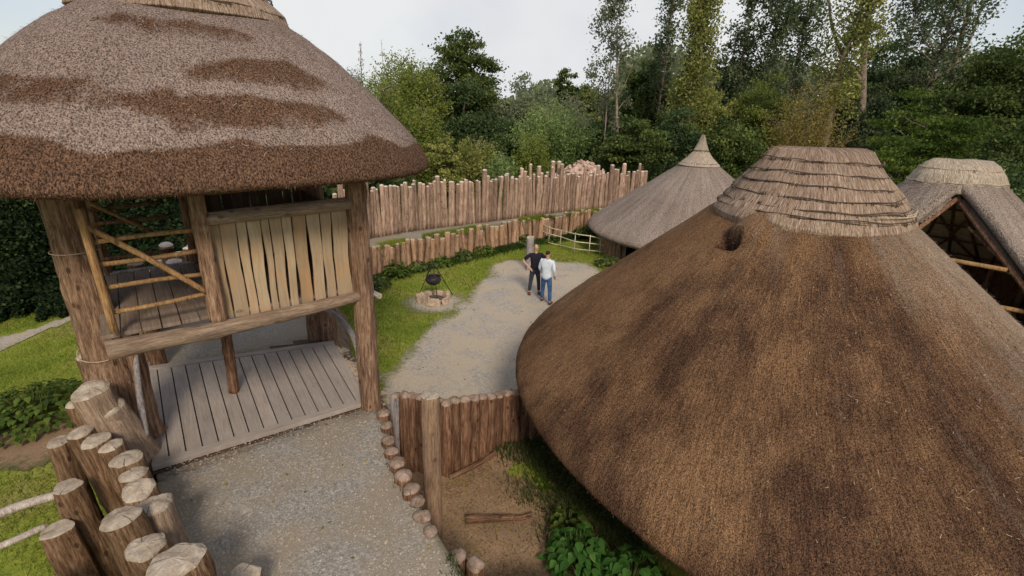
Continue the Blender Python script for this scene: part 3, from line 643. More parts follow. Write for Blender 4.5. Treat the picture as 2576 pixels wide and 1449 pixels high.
crd = Vector((cos(-0.30), sin(-0.30), 0))
HCAP = [(1.33, 1.33, 4.52), (1.46, 1.45, 4.56), (1.47, 1.46, 4.66), (1.40, 1.38, 4.78), (1.28, 1.24, 4.92), (1.12, 1.02, 5.14), (0.96, 0.76, 5.36), (0.82, 0.48, 5.56), (0.72, 0.26, 5.68), (0.60, 0.10, 5.715)]
cap = link('straw_cap', cap_mesh('straw_cap', HCAP, crd, M['straw'], wob=0.03), hut)
def rods(name, rings, zs, crd, mat, parent, seed, rad=0.011, off=0.012, wob=0.02, parts=2):
    rng = np.random.default_rng(seed)
    for z in zs:
        zz = [r[2] for r in rings]; l = np.interp(z, zz[2:], [r[0] for r in rings][2:]); w = np.interp(z, zz[2:], [r[1] for r in rings][2:])
        V = []; F = []
        for k in range(parts):
            ph = rng.random(6) * 6; pts = []
            for s in range(81):
                a = 2 * pi * s / 80; zz_ = z + 0.025 * sin(a * 2 + ph[0]) + wob * 0.5 * sin(a * 9 + ph[1]) + k * 0.018
                ll = l + off + 0.006 * sin(a * 14 + ph[2]); ww = w + off + 0.006 * sin(a * 12 + ph[3])
                dx = ll * cos(a); dy = ww * sin(a); pts.append((dx * crd.x - dy * crd.y, dx * crd.y + dy * crd.x, zz_))
            tube(V, F, pts, rad, 5, False)
        for s in range(60):       # spars pegging the rod down
            a = rng.random() * 6.28; dx = (l + off) * cos(a); dy = (w + off) * sin(a); p = Vector((dx * crd.x - dy * crd.y, dx * crd.y + dy * crd.x, z + 0.025 * sin(a * 2)))
            o_ = Vector((p.x, p.y, 0.5)).normalized(); tube(V, F, [p + Vector((0, 0, 0.035)) - o_ * 0.01, p + o_ * 0.018, p + Vector((0, 0, -0.035))], 0.006, 4)
        link(name, meshnp(name, V, F, mat, True), parent)
rods('hazel_rod', HCAP, [4.78, 4.88, 5.02, 5.18, 5.34, 5.51], crd, M['twig'], cap, 4, 0.0085, 0.008)
# loose pale sticks lying on the lower cap course
for k in range(3):
    P_ = [Vector((1.40 * cos(a) , 1.38 * sin(a), 4.86 + 0.02 * k + 0.02 * sin(a * 3 + k))) * 1.0 for a in np.linspace(-1.45 + 0.2 * k, -0.35 + 0.1 * k, 9)]
    V = []; F = []; tube(V, F, P_, 0.009, 5); link('loose_stick', meshnp('loose_stick', V, F, M['twig_pale']), cap)
V = []; F = []
for i in range(60):
    a = 2 * pi * i / 60; r = 3.2; 
    tube(V, F, [(r * cos(a), r * sin(a), 0), (r * cos(a), r * sin(a), 2.1)], 0.2, 8)
link('wall', meshnp('wall', V, F, M['bark_dark']), hut)

# ---------- far pointed hut
FH = Vector((8.1, 22.7, 0))
fh = empty('roundhouse', FH, 'small grey thatched roundhouse with a pointed top, beyond the gravel court', 'house')
fprof = [(0.008, 5.25), (0.03, 5.0), (0.065, 4.62), (0.11, 4.32), (0.18, 4.0), (0.4, 3.27), (0.7, 2.25), (0.93, 1.46), (0.985, 1.22), (1.0, 1.08), (0.985, 0.98), (0.93, 1.0), (0.7, 2.0), (0.3, 3.3)]
link('roof', roof_mesh('roof', FH, 4.65, 4.65, 0, fprof, 2, M['thatch_far'], 160, 110, 0, 0.04), fh)
fcap = [(0.86, 0.86, 3.98), (0.89, 0.89, 4.01), (0.78, 0.78, 4.12), (0.55, 0.55, 4.32), (0.34, 0.34, 4.58), (0.19, 0.19, 4.92), (0.11, 0.11, 5.18), (0.06, 0.06, 5.3)]
fcap_o = link('straw_cap', cap_mesh('straw_cap', fcap, Vector((1, 0, 0)), M['straw_pale'], seg=40, wob=0.008), fh)
rods('hazel_rod', fcap, [4.09, 4.62], Vector((1, 0, 0)), M['twig'], fcap_o, 5, 0.007)
wallm = [log_mesh('wall_stake', 0.11, 1.75, [M['bark_rev'], M['cut']], s, seg=8, rings=4) for s in range(3)]
for i in range(60):
    a = radians(-185) + i * radians(4.0)
    if radians(-150) < a < radians(-132): continue
    p = Vector((3.95 * cos(a), 3.95 * sin(a), -0.3)); o = link('wall_stake', wallm[i % 3], fh, p)
V = []; F = []
for i in range(90):
    a = 2 * pi * i / 90; b = 2 * pi * (i + 1) / 90
    if -150 < math.degrees(a - 2 * pi if a > pi else a) < -132: continue
    s = len(V); V += [(3.85 * cos(a), 3.85 * sin(a), 0), (3.85 * cos(b), 3.85 * sin(b), 0), (3.85 * cos(b), 3.85 * sin(b), 1.5), (3.85 * cos(a), 3.85 * sin(a), 1.5)]; F.append((s, s + 1, s + 2, s + 3))
link('wall', meshnp('wall', V, F, M['earth'], False), fh)

# ---------- open fronted shelter at the right edge
SH = Vector((13.15, 15.2, 0))
sh = empty('thatched_shelter', SH, 'open fronted thatched shelter with exposed rafters and rope covered ridge at the right edge', 'shelter')
sprof = [(0.06, 4.95), (0.2, 4.55), (0.5, 3.4), (0.8, 2.25), (0.97, 1.55), (1.0, 1.35), (0.97, 1.25), (0.9, 1.3), (0.5, 2.95), (0.2, 4.1)]
sme = roof_mesh('roof', SH, 4.4, 4.4, 0, sprof, 2, M['thatch_far'], 160, 90, 0.3, 0.04)
# cut the triangular front opening, plus an added rear one letting light in
import bmesh
def cut_gable(me, c, adir, half, apexr):
    bm = bmesh.new(); bm.from_mesh(me); d = Vector((cos(adir), sin(adir), 0)); s = Vector((-d.y, d.x, 0)); kill = []
    for f in bm.faces:
        m = f.calc_center_median(); al = m.dot(d); la = m.dot(s)
        if al > apexr and abs(la) < half * (al - apexr) : kill.append(f)
    bmesh.ops.delete(bm, geom=kill, context='FACES'); bm.to_mesh(me); bm.free()
SD = radians(-122)
cut_gable(sme, SH, SD, 1.02, 0.95); cut_gable(sme, SH, SD + pi + 0.35, 0.9, 1.7)
link('roof', sme, sh)
sd_ = Vector((cos(SD), sin(SD), 0)); ss_ = Vector((-sd_.y, sd_.x, 0))
def sz(r): return float(np.interp(r / 4.4, [p[0] for p in sprof[:5]], [p[1] for p in sprof[:5]]))
# rolled thatch verge along both edges of the opening
for sg in (-1, 1):
    pts = []
    for k in range(9):
        al = 0.8 + k * 0.30; la = sg * 1.02 * (al - 0.8) ; r = hypot(al, la); pts.append(sd_ * al + ss_ * la + Vector((0, 0, sz(r) - 0.06)))
    V = []; F = []; tube(V, F, spline([p - Vector((0, 0, 0.07)) for p in pts], 4), 0.15, 12)
    link('verge', meshnp('verge', V, F, M['thatch_far'], True, attrs={'dark': ('POINT', [0.5] * len(V))}, uv=[(v[0], v[2]) for v in V]), sh)
    pts2 = [p + Vector((0, 0, -0.30)) + ss_ * (-sg * 0.12) for p in pts]
    V = []; F = []; tube(V, F, [pts2[0], pts2[-1]], 0.07, 8); link('rafter', meshnp('rafter', V, F, M['bark_dark']), sh)
scap = [(1.18, 0.98, 4.22), (1.30, 1.02, 4.26), (1.28, 0.98, 4.42), (1.16, 0.80, 4.72), (0.98, 0.46, 5.00), (0.80, 0.16, 5.13), (0.62, 0.06, 5.15)]
scap_o = link('straw_cap', cap_mesh('straw_cap', scap, Vector((cos(-0.15), sin(-0.15), 0)), M['straw_pale'], seg=40, wob=0.03), sh)
rods('hazel_rod', scap, [4.5, 4.86], Vector((cos(-0.15), sin(-0.15), 0)), M['twig_pale'], scap_o, 6, 0.012)
V = []; F = []; rng = np.random.default_rng(8)
for k in range(26):
    a = rng.uniform(-2.6, 0.2); z = rng.uniform(4.55, 4.85); l = 1.0 - (z - 4.42) * 0.55; b = a + rng.uniform(-0.35, 0.35); z2 = z + rng.uniform(-0.2, 0.2); l2 = 1.0 - (z2 - 4.42) * 0.55
    tube(V, F, [(l * cos(a), 0.92 * l * sin(a), z + 0.02), ((l + l2) / 2 * 1.03 * cos((a + b) / 2), 0.95 * (l + l2) / 2 * sin((a + b) / 2), (z + z2) / 2 + 0.03), (l2 * cos(b), 0.92 * l2 * sin(b), z2 + 0.02)], 0.011, 4)
link('lashing', meshnp('lashing', V, F, M['twig_pale']), scap_o)
V = []; F = []
for k in range(41):
    a = SD + 1.05 + (2 * pi - 2.1) * k / 40
    for z in (0, 1.35): V.append((3.9 * cos(a), 3.9 * sin(a), z))
for k in range(40): F.append((2 * k, 2 * k + 1, 2 * k + 3, 2 * k + 2))
link('back_wall', meshnp('back_wall', V, F, M['bark_dark'], True), sh)
V = [(4.3 * cos(2 * pi * i / 40), 4.3 * sin(2 * pi * i / 40), 0.05) for i in range(40)] + [(0, 0, 0.07)]; F = [(i, (i + 1) % 40, 40) for i in range(40)]
link('earth_floor', meshnp('earth_floor', V, F, M['ash']), sh)
V = []; F = []
for k in range(48):
    a = SD + 0.62 + (2 * pi - 1.24) * k / 47
    for r in (0.35, 4.05): V.append((r * cos(a), r * sin(a), 4.42 - (r - 0.3) * 0.838))
for k in range(47): F.append((2 * k, 2 * k + 1, 2 * k + 3, 2 * k + 2))
link('bright_lining', meshnp('bright_lining', V, F, M['lining'], True), sh)  # lining added to brighten the inside of the shelter roof
# inner rafters and purlins seen through the opening
V = []; F = []
for k in range(26):
    a = 2 * pi * k / 26
    if abs(((a - SD + pi) % (2 * pi)) - pi) < 0.7: continue
    tube(V, F, [(0.3 * cos(a), 0.3 * sin(a), 4.35), (4.0 * cos(a), 4.0 * sin(a), 1.25)], 0.045, 6)
link('rafters', meshnp('rafters', V, F, M['bark_dark']), sh)
V = []; F = []
for r in (1.2, 1.9, 2.6, 3.3):
    pts = []
    for k in range(25):
        a = SD + 0.65 + (2 * pi - 1.3) * k / 24; pts.append((r * cos(a), r * sin(a), 4.35 - (r - 0.3) * 0.838 - 0.07))
    tube(V, F, pts, 0.03, 6)
link('purlins', meshnp('purlins', V, F, M['bark_dark']), sh)
V = []; F = []
for k in range(9):
    a = SD + 0.9 + k * 0.55
    for sg in (1, -1): tube(V, F, [(r * cos(a + sg * q), r * sin(a + sg * q), 4.35 - (r - 0.3) * 0.838 - 0.12) for r, q in ((3.8, 0), (2.6, 0.22), (1.3, 0.6))], 0.04, 6)
link('braces', meshnp('braces', V, F, M['bark_dark']), sh)
for (a0, r0, z0, a1, r1, z1) in ((-0.75, 3.6, 1.6, 0.75, 3.6, 1.6), (-0.55, 2.6, 2.55, 0.5, 2.6, 2.55), (-0.9, 3.9, 1.1, 0.1, 3.4, 2.0), (-0.8, 3.9, 0.6, 0.8, 3.9, 0.6)):
    p0 = Vector((r0 * cos(SD + a0), r0 * sin(SD + a0), z0)); p1 = Vector((r1 * cos(SD + a1), r1 * sin(SD + a1), z1))
    V = []; F = []; tube(V, F, [p0, p0.lerp(p1, 0.5) + Vector((0, 0, 0.05)), p1], 0.06, 8); link('crossbeam', meshnp('crossbeam', V, F, M['pole']), sh)
for k in range(22):
    a = 2 * pi * k / 22 + 0.1; p = Vector((3.7 * cos(a), 3.7 * sin(a), 0))
    if abs(((a - SD + pi) % (2 * pi)) - pi) < 0.75 and k % 2: continue
    link('wall_post', wallm[k % 3], sh, p)
for k in range(7):
    a = SD - 0.7 + k * 0.23; b = a + 0.28
    V = []; F = []; tube(V, F, [(3.75 * cos(a), 3.75 * sin(a), 0.1), (3.75 * cos(b), 3.75 * sin(b), 1.1 if k % 2 else 0.75)], 0.05, 6); link('brace', meshnp('brace', V, F, M['greywood']), sh)
# ================================================================== GATEHOUSE
GC = Vector((-4.80, 7.98, 0))
gate = empty('gatehouse', Vector((GC.x, GC.y, WZ)), 'two storey timber gatehouse with a patchy grey and brown thatched roof over the gravel walk', 'gatehouse')
def gpart(name, me, org=None):
    o = link(name, me); o.location = Vector(org) if org is not None else Vector((0, 0, 0)); world_child(o, gate); return o
gprof = [(0.06, 7.5), (0.2, 7.36), (0.4, 7.05), (0.6, 6.65), (0.8, 6.12), (0.92, 5.76), (0.985, 5.52), (1.02, 5.34), (1.03, 5.23), (1.0, 5.17), (0.94, 5.17), (0.85, 5.3), (0.5, 6.2)]
# weathered courses: dark newer reed below each light course (patches belong to the thatch)
GROT = 0.66
# weathered courses of newer, darker reed: outlines as (compass angle, height) on the roof itself
GPATCH = [([(-93.9, 6.88), (-89.6, 7.03), (-73.2, 6.99), (-57.4, 7.03), (-35.0, 6.97), (-31.3, 6.88), (-37.7, 6.79), (-59.1, 6.79), (-70.1, 6.79), (-83.3, 6.85)], 0.42),
          ([(-61.6, 6.47), (-50.0, 6.56), (-30.4, 6.62), (-23.0, 6.53), (-16.0, 6.41), (-22.9, 6.23), (-36.8, 6.29), (-51.9, 6.32), (-61.5, 6.32)], 0.5),
          ([(-185, 6.4), (-111.0, 6.29), (-94.0, 6.29), (-82.1, 6.29), (-80.0, 6.17), (-78.8, 6.04), (-87.0, 6.02), (-101.5, 6.02), (-185, 6.1)], 0.5),
          ([(-79.0, 6.14), (-65.2, 6.26), (-64.1, 6.17), (-49.1, 6.17), (-28.7, 6.09), (-22, 5.94), (-35.5, 5.82), (-55.6, 5.84), (-64.7, 5.79), (-65.8, 5.94), (-73.2, 5.96), (-78.8, 6.02)], 0.5),
          ([(-185, 5.8), (-97.4, 5.75), (-87.4, 5.73), (-81.9, 5.67), (-76.4, 5.6), (-65.6, 5.65), (-52.9, 5.73), (-48.3, 5.65), (-31.1, 5.63), (-19.2, 5.73), (-11.3, 5.58), (20, 5.6), (90, 5.7), (90, 5.0), (-185, 5.0)], 0.55),
          ([(10, 6.3), (70, 6.4), (80, 6.1), (20, 6.0)], 0.4)]
def gate_dark(P, A, S, Z):
    az = np.degrees(np.arctan2(P[..., 1], P[..., 0])); sh = az.shape
    n1 = fbm(P, 2.4, 3) - 0.5; n2 = fbm(P + 7.7, 2.0, 3) - 0.5; n3 = fbm(P * np.array([1, 1, 0.5]), 5.0, 2) - 0.5
    q = np.stack([(az + n2 * 9).ravel() / 30.0, (Z + n1 * 0.09).ravel() * 2.2], 1)
    d = 0.26 + n1 * 0.30 + n3 * 0.35
    for poly, v in GPATCH:
        pp = [(a / 30.0, z * 2.2) for a, z in poly]; sd_ = sdpoly(q, pp).reshape(sh); zt_ = max(z for a, z in poly); zb_ = min(z for a, z in poly)
        fade = np.clip((Z - zb_) / (zt_ - zb_), 0, 1) if zb_ > 5.1 else 1.0        # strong along the upper edge of a course, fading downwards
        m = 1 / (1 + np.exp(sd_ / 0.035)) * (0.5 + 0.5 * fade)
        d = d + m * v * 1.45
    return np.clip(d, 0, 1)
groof = gpart('roof', roof_mesh('roof', GC, 3.0, 3.0, GROT, gprof, 2.9, M['thatch_gate'], 400, 150, 0.44, 0.05, None, gate_dark), GC)
def gsurf(rng):
    a = rng.uniform(-pi, 0.8); t = rng.uniform(0.2, 0.99); z = float(np.interp(t, [p[0] for p in gprof[:8]], [p[1] for p in gprof[:8]]))
    q = (abs(cos(a)) ** 2.7 + abs(sin(a)) ** 2.7) ** (-1 / 2.7); u = (3.0 * t + 0.44 * (1 - t)) * cos(a) * q; v = 3.0 * t * sin(a) * q
    x = u * cos(GROT) - v * sin(GROT); y = u * sin(GROT) + v * cos(GROT); n = np.array([x, y, 3.5]); n /= np.linalg.norm(n)
    return np.array([x, y, z]) + n * 0.01, n
straws(4, GC, gsurf, 1100, 0.045, 0.0022, M['twig_pale'], groof)
reed_ends(groof, 60000, 0.045, 0.003, 62, 5.12, M['thatch_gate'])
gcapr = [(1.30, 1.02, 7.16), (1.36, 1.08, 7.19), (1.30, 1.02, 7.34), (1.12, 0.8, 7.52), (0.95, 0.5, 7.72), (0.8, 0.2, 7.85)]
gcap = gpart('straw_cap', cap_mesh('straw_cap', gcapr, Vector((cos(GROT), sin(GROT), 0)), M['straw'], seg=60, wob=0.02), GC)
rods('hazel_rod', gcapr, [7.30, 7.5], Vector((cos(GROT), sin(GROT), 0)), M['twig'], gcap, 9, 0.009)
def gpost(x, y, z0, z1, r, seed, mat='bark_post', lean=(0, 0), name='post', top='flat', **k):
    return log_obj(name, (x, y, z0), (x + lean[0], y + lean[1], z1), r, [M[mat], M['cut']], seed, gate, seg=28, rings=26, top=top, knots=4, **k)
gpost(-2.37, 7.39, 0.7, 5.45, 0.16, 11, taper=0.9, rough=0.16, flare=0.12)
gpost(-5.70, 6.17, 0.6, 5.55, 0.265, 12, taper=0.86, rough=0.20, flare=0.1)
gpost(-5.45, 6.36, 0.8, 3.22, 0.15, 13, rough=0.22)
gpost(-4.30, 10.0, 0.8, 3.2, 0.18, 14, rough=0.2); gpost(-4.02, 9.95, 0.7, 5.4, 0.17, 15, rough=0.2)
gpost(-6.85, 8.55, 0.7, 3.25, 0.15, 16, rough=0.15, mat='bark_dark'); gpost(-6.62, 7.66, 3.1, 5.4, 0.065, 17, mat='bark_dark')
gpost(-4.87, 7.61, WZ + 0.02, 3.28, 0.085, 18, taper=0.95, rough=0.18, bend=0.03, mat='bark_dark')
pm = FP(548, 800, -0.04); gpost(pm.x, pm.y, 3.3, 5.45, 0.105, 19, rough=0.2)
# floor joist logs
bl = Vector((-4.83, 5.28, 3.24)); br = Vector((-2.34, 7.40, 3.26))
log_obj('beam', bl, br, 0.125, [M['peeled'], M['cut']], 21, gate, seg=22, rings=24, top='flat', taper=0.72, rough=0.12, bend=0.04, knots=5)
rl = FP(510, 553, -0.03); rr_ = FP(878, 512, -0.03)
log_obj('rail', rl, rr_, 0.085, [M['peeled'], M['cut']], 22, gate, seg=18, rings=16, top='flat', taper=1.0, rough=0.12)
log_obj('crossbeam', Vector((-2.7, 7.9, 3.25)), Vector((-2.12, 7.42, 3.23)), 0.06, [M['greywood'], M['cut']], 23, gate, seg=12, top='flat', rough=0.1)
e0 = GU(3.05, 0.1, 3.2); e1 = GU(3.15, 2.85, 3.2); log_obj('beam', e0, e1, 0.1, [M['bark_dark'], M['cut']], 24, gate, top='flat')
e0 = GU(-0.1, 2.85, 3.18); e1 = GU(3.2, 2.85, 3.18); log_obj('beam', e0, e1, 0.1, [M['bark_dark'], M['cut']], 25, gate, top='flat')
for (u0, v0, u1, v1) in ((-0.35, 0.0, 3.4, 0.0), (-0.35, 2.9, 3.4, 2.9), (0.0, -0.2, 0.0, 3.1), (3.15, -0.2, 3.15, 3.1)):
    log_obj('wall_plate', GU(u0, v0, 5.38), GU(u1, v1, 5.38), 0.08, [M['bark_dark'], M['cut']], 26, gate, top='flat')
# lower plank deck
def plank_run(name, a0, a1, b0, b1, z, th, n, mat, gap=0.012, kerb=None, jit=0.004):
    """planks running from edge a (a0->a1) to edge b (b0->b1)"""
    V = []; F = []; UV = []; R = []
    a0, a1, b0, b1 = (Vector((*p[:2], z)) for p in (a0, a1, b0, b1)); L = (a1 - a0).length
    for i in range(n):
        t0 = i / n + gap / L / 2; t1 = (i + 1) / n - gap / L / 2; dz = random.uniform(-jit, jit)
        c = a0.lerp(a1, t0); cu = a0.lerp(a1, t1) - c; cv = b0.lerp(b1, t0) - c
        s = len(V); cw = Vector((0, 0, -th)); cR = b0.lerp(b1, t1)
        rnd = random.random(); o_ = random.random() * 30; lv = cv.length; lu = cu.length
        pts = [c, a0.lerp(a1, t1), b0.lerp(b1, t0), cR]
        for w in (0, 1):
            for j, p in enumerate(pts): V.append(tuple(p + cw * (1 - w) + Vector((0, 0, dz)))); UV.append(((j % 2) * lu + o_, (j // 2) * lv + o_)); R.append(rnd)
        for f in ((0, 2, 3, 1), (4, 5, 7, 6), (0, 1, 5, 4), (2, 6, 7, 3), (0, 4, 6, 2), (1, 3, 7, 5)): F.append(tuple(s + q for q in f))
    return V, F, UV, R
DNL, DNR, DFL, DFR = (G(383, 1180, 1.23), G(932, 1012, 1.23), G(358, 925, 1.23), G(838, 858, 1.23))
ev = (DFL - DNL).normalized() * 0.17; ev2 = (DFR - DNR).normalized() * 0.17
V, F, UV, R = plank_run('deck', DNL + ev, DNR + ev2, DFL - ev, DFR - ev2, 1.24, 0.05, 15, M['deck'], gap=0.016)
for (p, q, d1, d2) in ((DNL, DNR, ev, ev2), (DFL - ev, DFR - ev2, ev, ev2)):
    v2, f2, u2, r2 = plank_run('k', p, p + d1 * 0.96, q, q + d2 * 0.96, 1.255, 0.07, 1, M['deck'])
    s = len(V); V += v2; F += [tuple(s + i for i in f) for f in f2]; UV += u2; R += r2
finish_boxes('deck', V, F, UV, R, M['deck'], gate, GC + Vector((0, 0, 1.2)))
V, F, UV, R = [], [], [], []
box_pts(V, F, UV, R, DNL + Vector((0, 0, -0.09)) , DNR - DNL, DFL - DNL, Vector((0, 0, 0.02)), 0.2)
finish_boxes('deck_underlay', V, F, UV, R, M['board_dark'], gate, GC, 0)
# upper floor
V, F, UV, R = plank_run('floor', GU(-0.12, 0.02, 0), GU(3.05, 0.08, 0), GU(-0.12, 2.72, 0), GU(3.1, 2.76, 0), 3.37, 0.05, 15, M['floor'], gap=0.014)
finish_boxes('floor', V, F, UV, R, M['floor'], gate, GC + Vector((0, 0, 3.3)))
V, F, UV, R = [], [], [], []; box_pts(V, F, UV, R, GU(-0.12, 2.76, 3.36), gu * 1.7, gv * 0.09, Vector((0, 0, 0.03)), 1.0)
finish_boxes('sill', V, F, UV, R, M['greywood'], gate, GC)
# board panel on the front
tops = [240, 330, 450, 520, 620, 680, 765, 840, 940, 1035, 1115, 1225]; bots = [352, 448, 558, 624, 712, 768, 840, 910, 1010, 1095, 1168, 1282]
def c3(x): return (640 + x * 0.538) * 0.6708
V, F, UV, R = [], [], [], []
for i in range(11):
    g = random.choice([4, 7, 10]); cols = ([], []); rnd = random.random(); o_ = random.random() * 20
    ph = random.random() * 6
    pts = []
    for k in range(9):
        t = k / 8
        xl = c3(tops[i] + (g * 0.4 if i else 0)) * (1 - t) + c3(bots[i] + g) * t; xr = c3(tops[i + 1] - g * 0.4) * (1 - t) + c3(bots[i + 1] - g) * t
        wob = 2.2 * sin(pi * t) * sin(ph + t * 5)
        yl = (562 - (xl - 515) * 0.098) * (1 - t) + (806 - (xl - 545) * 0.155) * t; yr = (562 - (xr - 515) * 0.098) * (1 - t) + (806 - (xr - 545) * 0.155) * t
        pts.append((FP(xl + wob + (1.5 if 0.2 < t < 0.8 else 0) * random.random(), yl, 0.03 + 0.02 * (i % 2)), FP(xr + wob - (1.5 if 0.2 < t < 0.8 else 0) * random.random(), yr, 0.03 + 0.02 * (i % 2)), t))
    s = len(V)
    for (a, b_, t) in pts:
        for w in (0, 1):
            for p, u in ((a, 0), (b_, (b_ - a).length)): V.append(tuple(p + gv * (0.03 * w))); UV.append((u + o_, t * 1.3 + o_)); R.append(rnd)
    for k in range(8):
        q = s + k * 4; F += [(q, q + 4, q + 5, q + 1), (q + 2, q + 3, q + 7, q + 6), (q, q + 2, q + 6, q + 4), (q + 1, q + 5, q + 7, q + 3)]
    F += [(s, s + 1, s + 3, s + 2), (s + 32, s + 34, s + 35, s + 33)]
finish_boxes('board_panel', V, F, UV, R, M['board'], gate, GC + Vector((0, 0, 3.3)), 0.004)
# dark back wall and low side wall
V, F, UV, R = [], [], [], []
u = 1.28; 
while u < 3.15:
    w = random.uniform(0.13, 0.18); box_pts(V, F, UV, R, GU(u, 2.78 + random.uniform(0, 0.012), 3.32), gu * (w - 0.012), Vector((0, 0, 2.1)) + gu * random.uniform(-0.01, 0.01), gv * 0.03, random.random()); u += w
v = 1.9
while v < 2.72:
    w = random.uniform(0.14, 0.18); box_pts(V, F, UV, R, GU(1.25, v, 3.36), gv * (w - 0.014), Vector((0, 0, 2.05)), gu * 0.03, random.random()); v += w
finish_boxes('back_wall', V, F, UV, R, M['board_dark'], gate, GC, 0)
V, F, UV, R = [], [], [], []; v = 0.1
while v < 2.75:
    w = random.uniform(0.14, 0.2); box_pts(V, F, UV, R, GU(3.12, v, 3.32), gv * (w - 0.012), Vector((0, 0, 1.2)), gu * 0.03, random.random()); v += w
finish_boxes('side_wall', V, F, UV, R, M['board_dark'], gate, GC, 0)
gpost(*GU(1.22, 2.84, 0)[:2], 3.3, 5.4, 0.085, 31, mat='bark_dark'); gpost(*GU(3.15, 2.85, 0)[:2], 3.3, 5.4, 0.1, 32, mat='bark_dark')
# open railing at the front left
def c2(x, y): return (x * 0.538 * 0.6708, (620 + y * 0.538) * 0.6708)
for k, ((xa, ya), (xb, yb)) in enumerate((((600, 545), (1345, 452)), ((660, 697), (1372, 598)), ((690, 862), (1412, 760)), ((752, 1032), (1447, 893)))):
    a = FP(*c2(xa, ya), -0.0); b = FP(*c2(xb, yb), -0.0); tube_obj('rail', [a, a.lerp(b, 0.5) + Vector((0, 0, 0.012 * (-1) ** k)), b], 0.030, M['pole'], gate, 8)
a = FP(*c2(600, 425), -0.06); b = FP(*c2(1440, 882), -0.06); tube_obj('brace', [a, a.lerp(b, 0.5) + Vector((0, 0, 0.02)), b], 0.036, M['pole'], gate, 8)
a = FP(*c2(545, 300), -0.07); b = FP(*c2(800, 1165), -0.07); tube_obj('stile', [a, b], 0.045, M['pole'], gate, 8)
for (xa, ya), (xb, yb) in (((560, 322), (1140, 252)), ((610, 412), (1155, 362)), ((700, 655), (1215, 590))):
    a = FP(*c2(xa, ya), 2.78); b = FP(*c2(xb, yb), 2.78); tube_obj('rail', [a, b], 0.033, M['bark_dark'], gate, 8)
a = FP(*c2(600, 250), 2.74); b = FP(*c2(1060, 462), 2.74); tube_obj('brace', [a, b], 0.035, M['pole'], gate, 8)
# rope lashings round the big corner post
def ropering(c, r, z, dip, ph):
    pts = [Vector((c[0] + r * cos(t), c[1] + r * sin(t), z + dip * cos(t - ph))) for t in np.linspace(0, 2 * pi, 24)]
    return tube_obj('rope', pts, 0.008, M['rope'], gate, 5, n=1)
ropering((-5.70, 6.17), 0.252, 4.22, 0.0, 0); ropering((-5.70, 6.17), 0.272, 2.78, 0.07, 2.2)
# curved grey handrails either side of the deck
hr = [YP(806, 770, 9.75), YP(845, 793, 9.2), YP(877, 826, 8.6), (YP(896, 866, 8.15)), YP(905, 905, 7.75)]
tube_obj('handrail', hr, [0.045, 0.055], M['greywood'], gate, 10)
hr = [YP(341, 893, 6.3), YP(347, 960, 6.15), YP(356, 1030, 6.0), YP(366, 1098, 5.85)]
tube_obj('handrail', hr, [0.035, 0.05], M['greywood'], gate, 10)

# ================================================================== PALISADES
def stake_row(root, base_pts, variants, hts, jitter=0.02, lean=0.03, name='stake', zf=None, rs=(0.85, 1.15), top_abs=True):
    for i, p in enumerate(base_pts):
        me, L = variants[random.randrange(len(variants))]; h = hts[i % len(hts)] if isinstance(hts, list) else hts()
        o = link(name, me, root, Vector((p.x + random.uniform(-jitter, jitter), p.y + random.uniform(-jitter, jitter), p.z)) - root.location)
        s = random.uniform(*rs); o.scale = (s, s, h / L); o.rotation_euler = (random.gauss(0, lean), random.gauss(0, lean), random.random() * 6.28)
PV = [(log_mesh('stake', 0.102, 2.0, [M['bark_pal'], M['cut_pal']], 100 + s, seg=10, rings=8, top=('dome', 'dome', 'dome', 'adze')[s % 4], rough=0.16, bend=0.012 * (s % 3), taper=0.86), 2.0) for s in range(10)]
PB = [(-6.6, 18.3), (-5.95, 18.97), (-3.83, 21.0), (-1.71, 22.5), (-0.08, 23.85), (2.18, 25.68), (4.44, 26.95), (5.85, 27.6), (8.2, 27.9), (11.0, 27.8)]
fp = empty('palisade', Vector((0, 24, 1.1)), 'long curved palisade of close set pale stakes behind the far side of the court', 'palisade', None)
pts = resamp(PB, 0.174)
for p in pts: p.z = 1.05
def palh(): return random.choice([1.9, 1.95, 2.0, 2.0, 2.05]) + random.uniform(-0.10, 0.08) + (random.uniform(0.2, 0.45) if random.random() < 0.2 else 0)
stake_row(fp, pts[:98], PV, palh, 0.02, 0.022, rs=(0.72, 1.25))
# the taller pair and leaning post of the far palisade are part of the row
for (x, y) in ((1384, 533), (1399, 533), (1350, 540)):
    b = G(x, y - 6, 1.1); o = link('stake', PV[0][0], fp, b - fp.location + Vector((0, -0.12, 0))); o.scale = (1.25, 1.25, 1.24 if x > 1360 else 1.15)
# inner revetment of the walk
RV = [(log_mesh('stake', 0.125, 1.25, [M['bark_rev'], M['cut']], 130 + s, seg=8, rings=6, top='adze', rough=0.2, bend=0.03, taper=0.85), 1.25) for s in range(8)]
rv = empty('revetment', Vector((-0.5, 22.5, 0)), 'low uneven row of short brown logs holding up the far walk above the grass', 'retaining wall')
RB = [(-5.72, 16.3), (-5.12, 17.5), (-3.93, 18.8), (-2.33, 20.3), (0.06, 22.83), (2.27, 24.5), (4.55, 26.2), (6.6, 26.95)]
rpts = resamp(RB, 0.262)
stake_row(rv, rpts[:80], RV, lambda: random.uniform(1.02, 1.28), 0.03, 0.07, rs=(0.75, 1.2))
rv2 = empty('revetment', Vector((-5.0, 11.5, 0)), 'short dark log edging behind the gatehouse deck, beside the gravel walk', 'retaining wall')
stake_row(rv2, resamp([(-4.30, 10.5), (-4.9, 11.4), (-5.62, 13.3), (-5.8, 15.4)], 0.24), RV, lambda: random.uniform(1.3, 1.5), 0.02, 0.05)
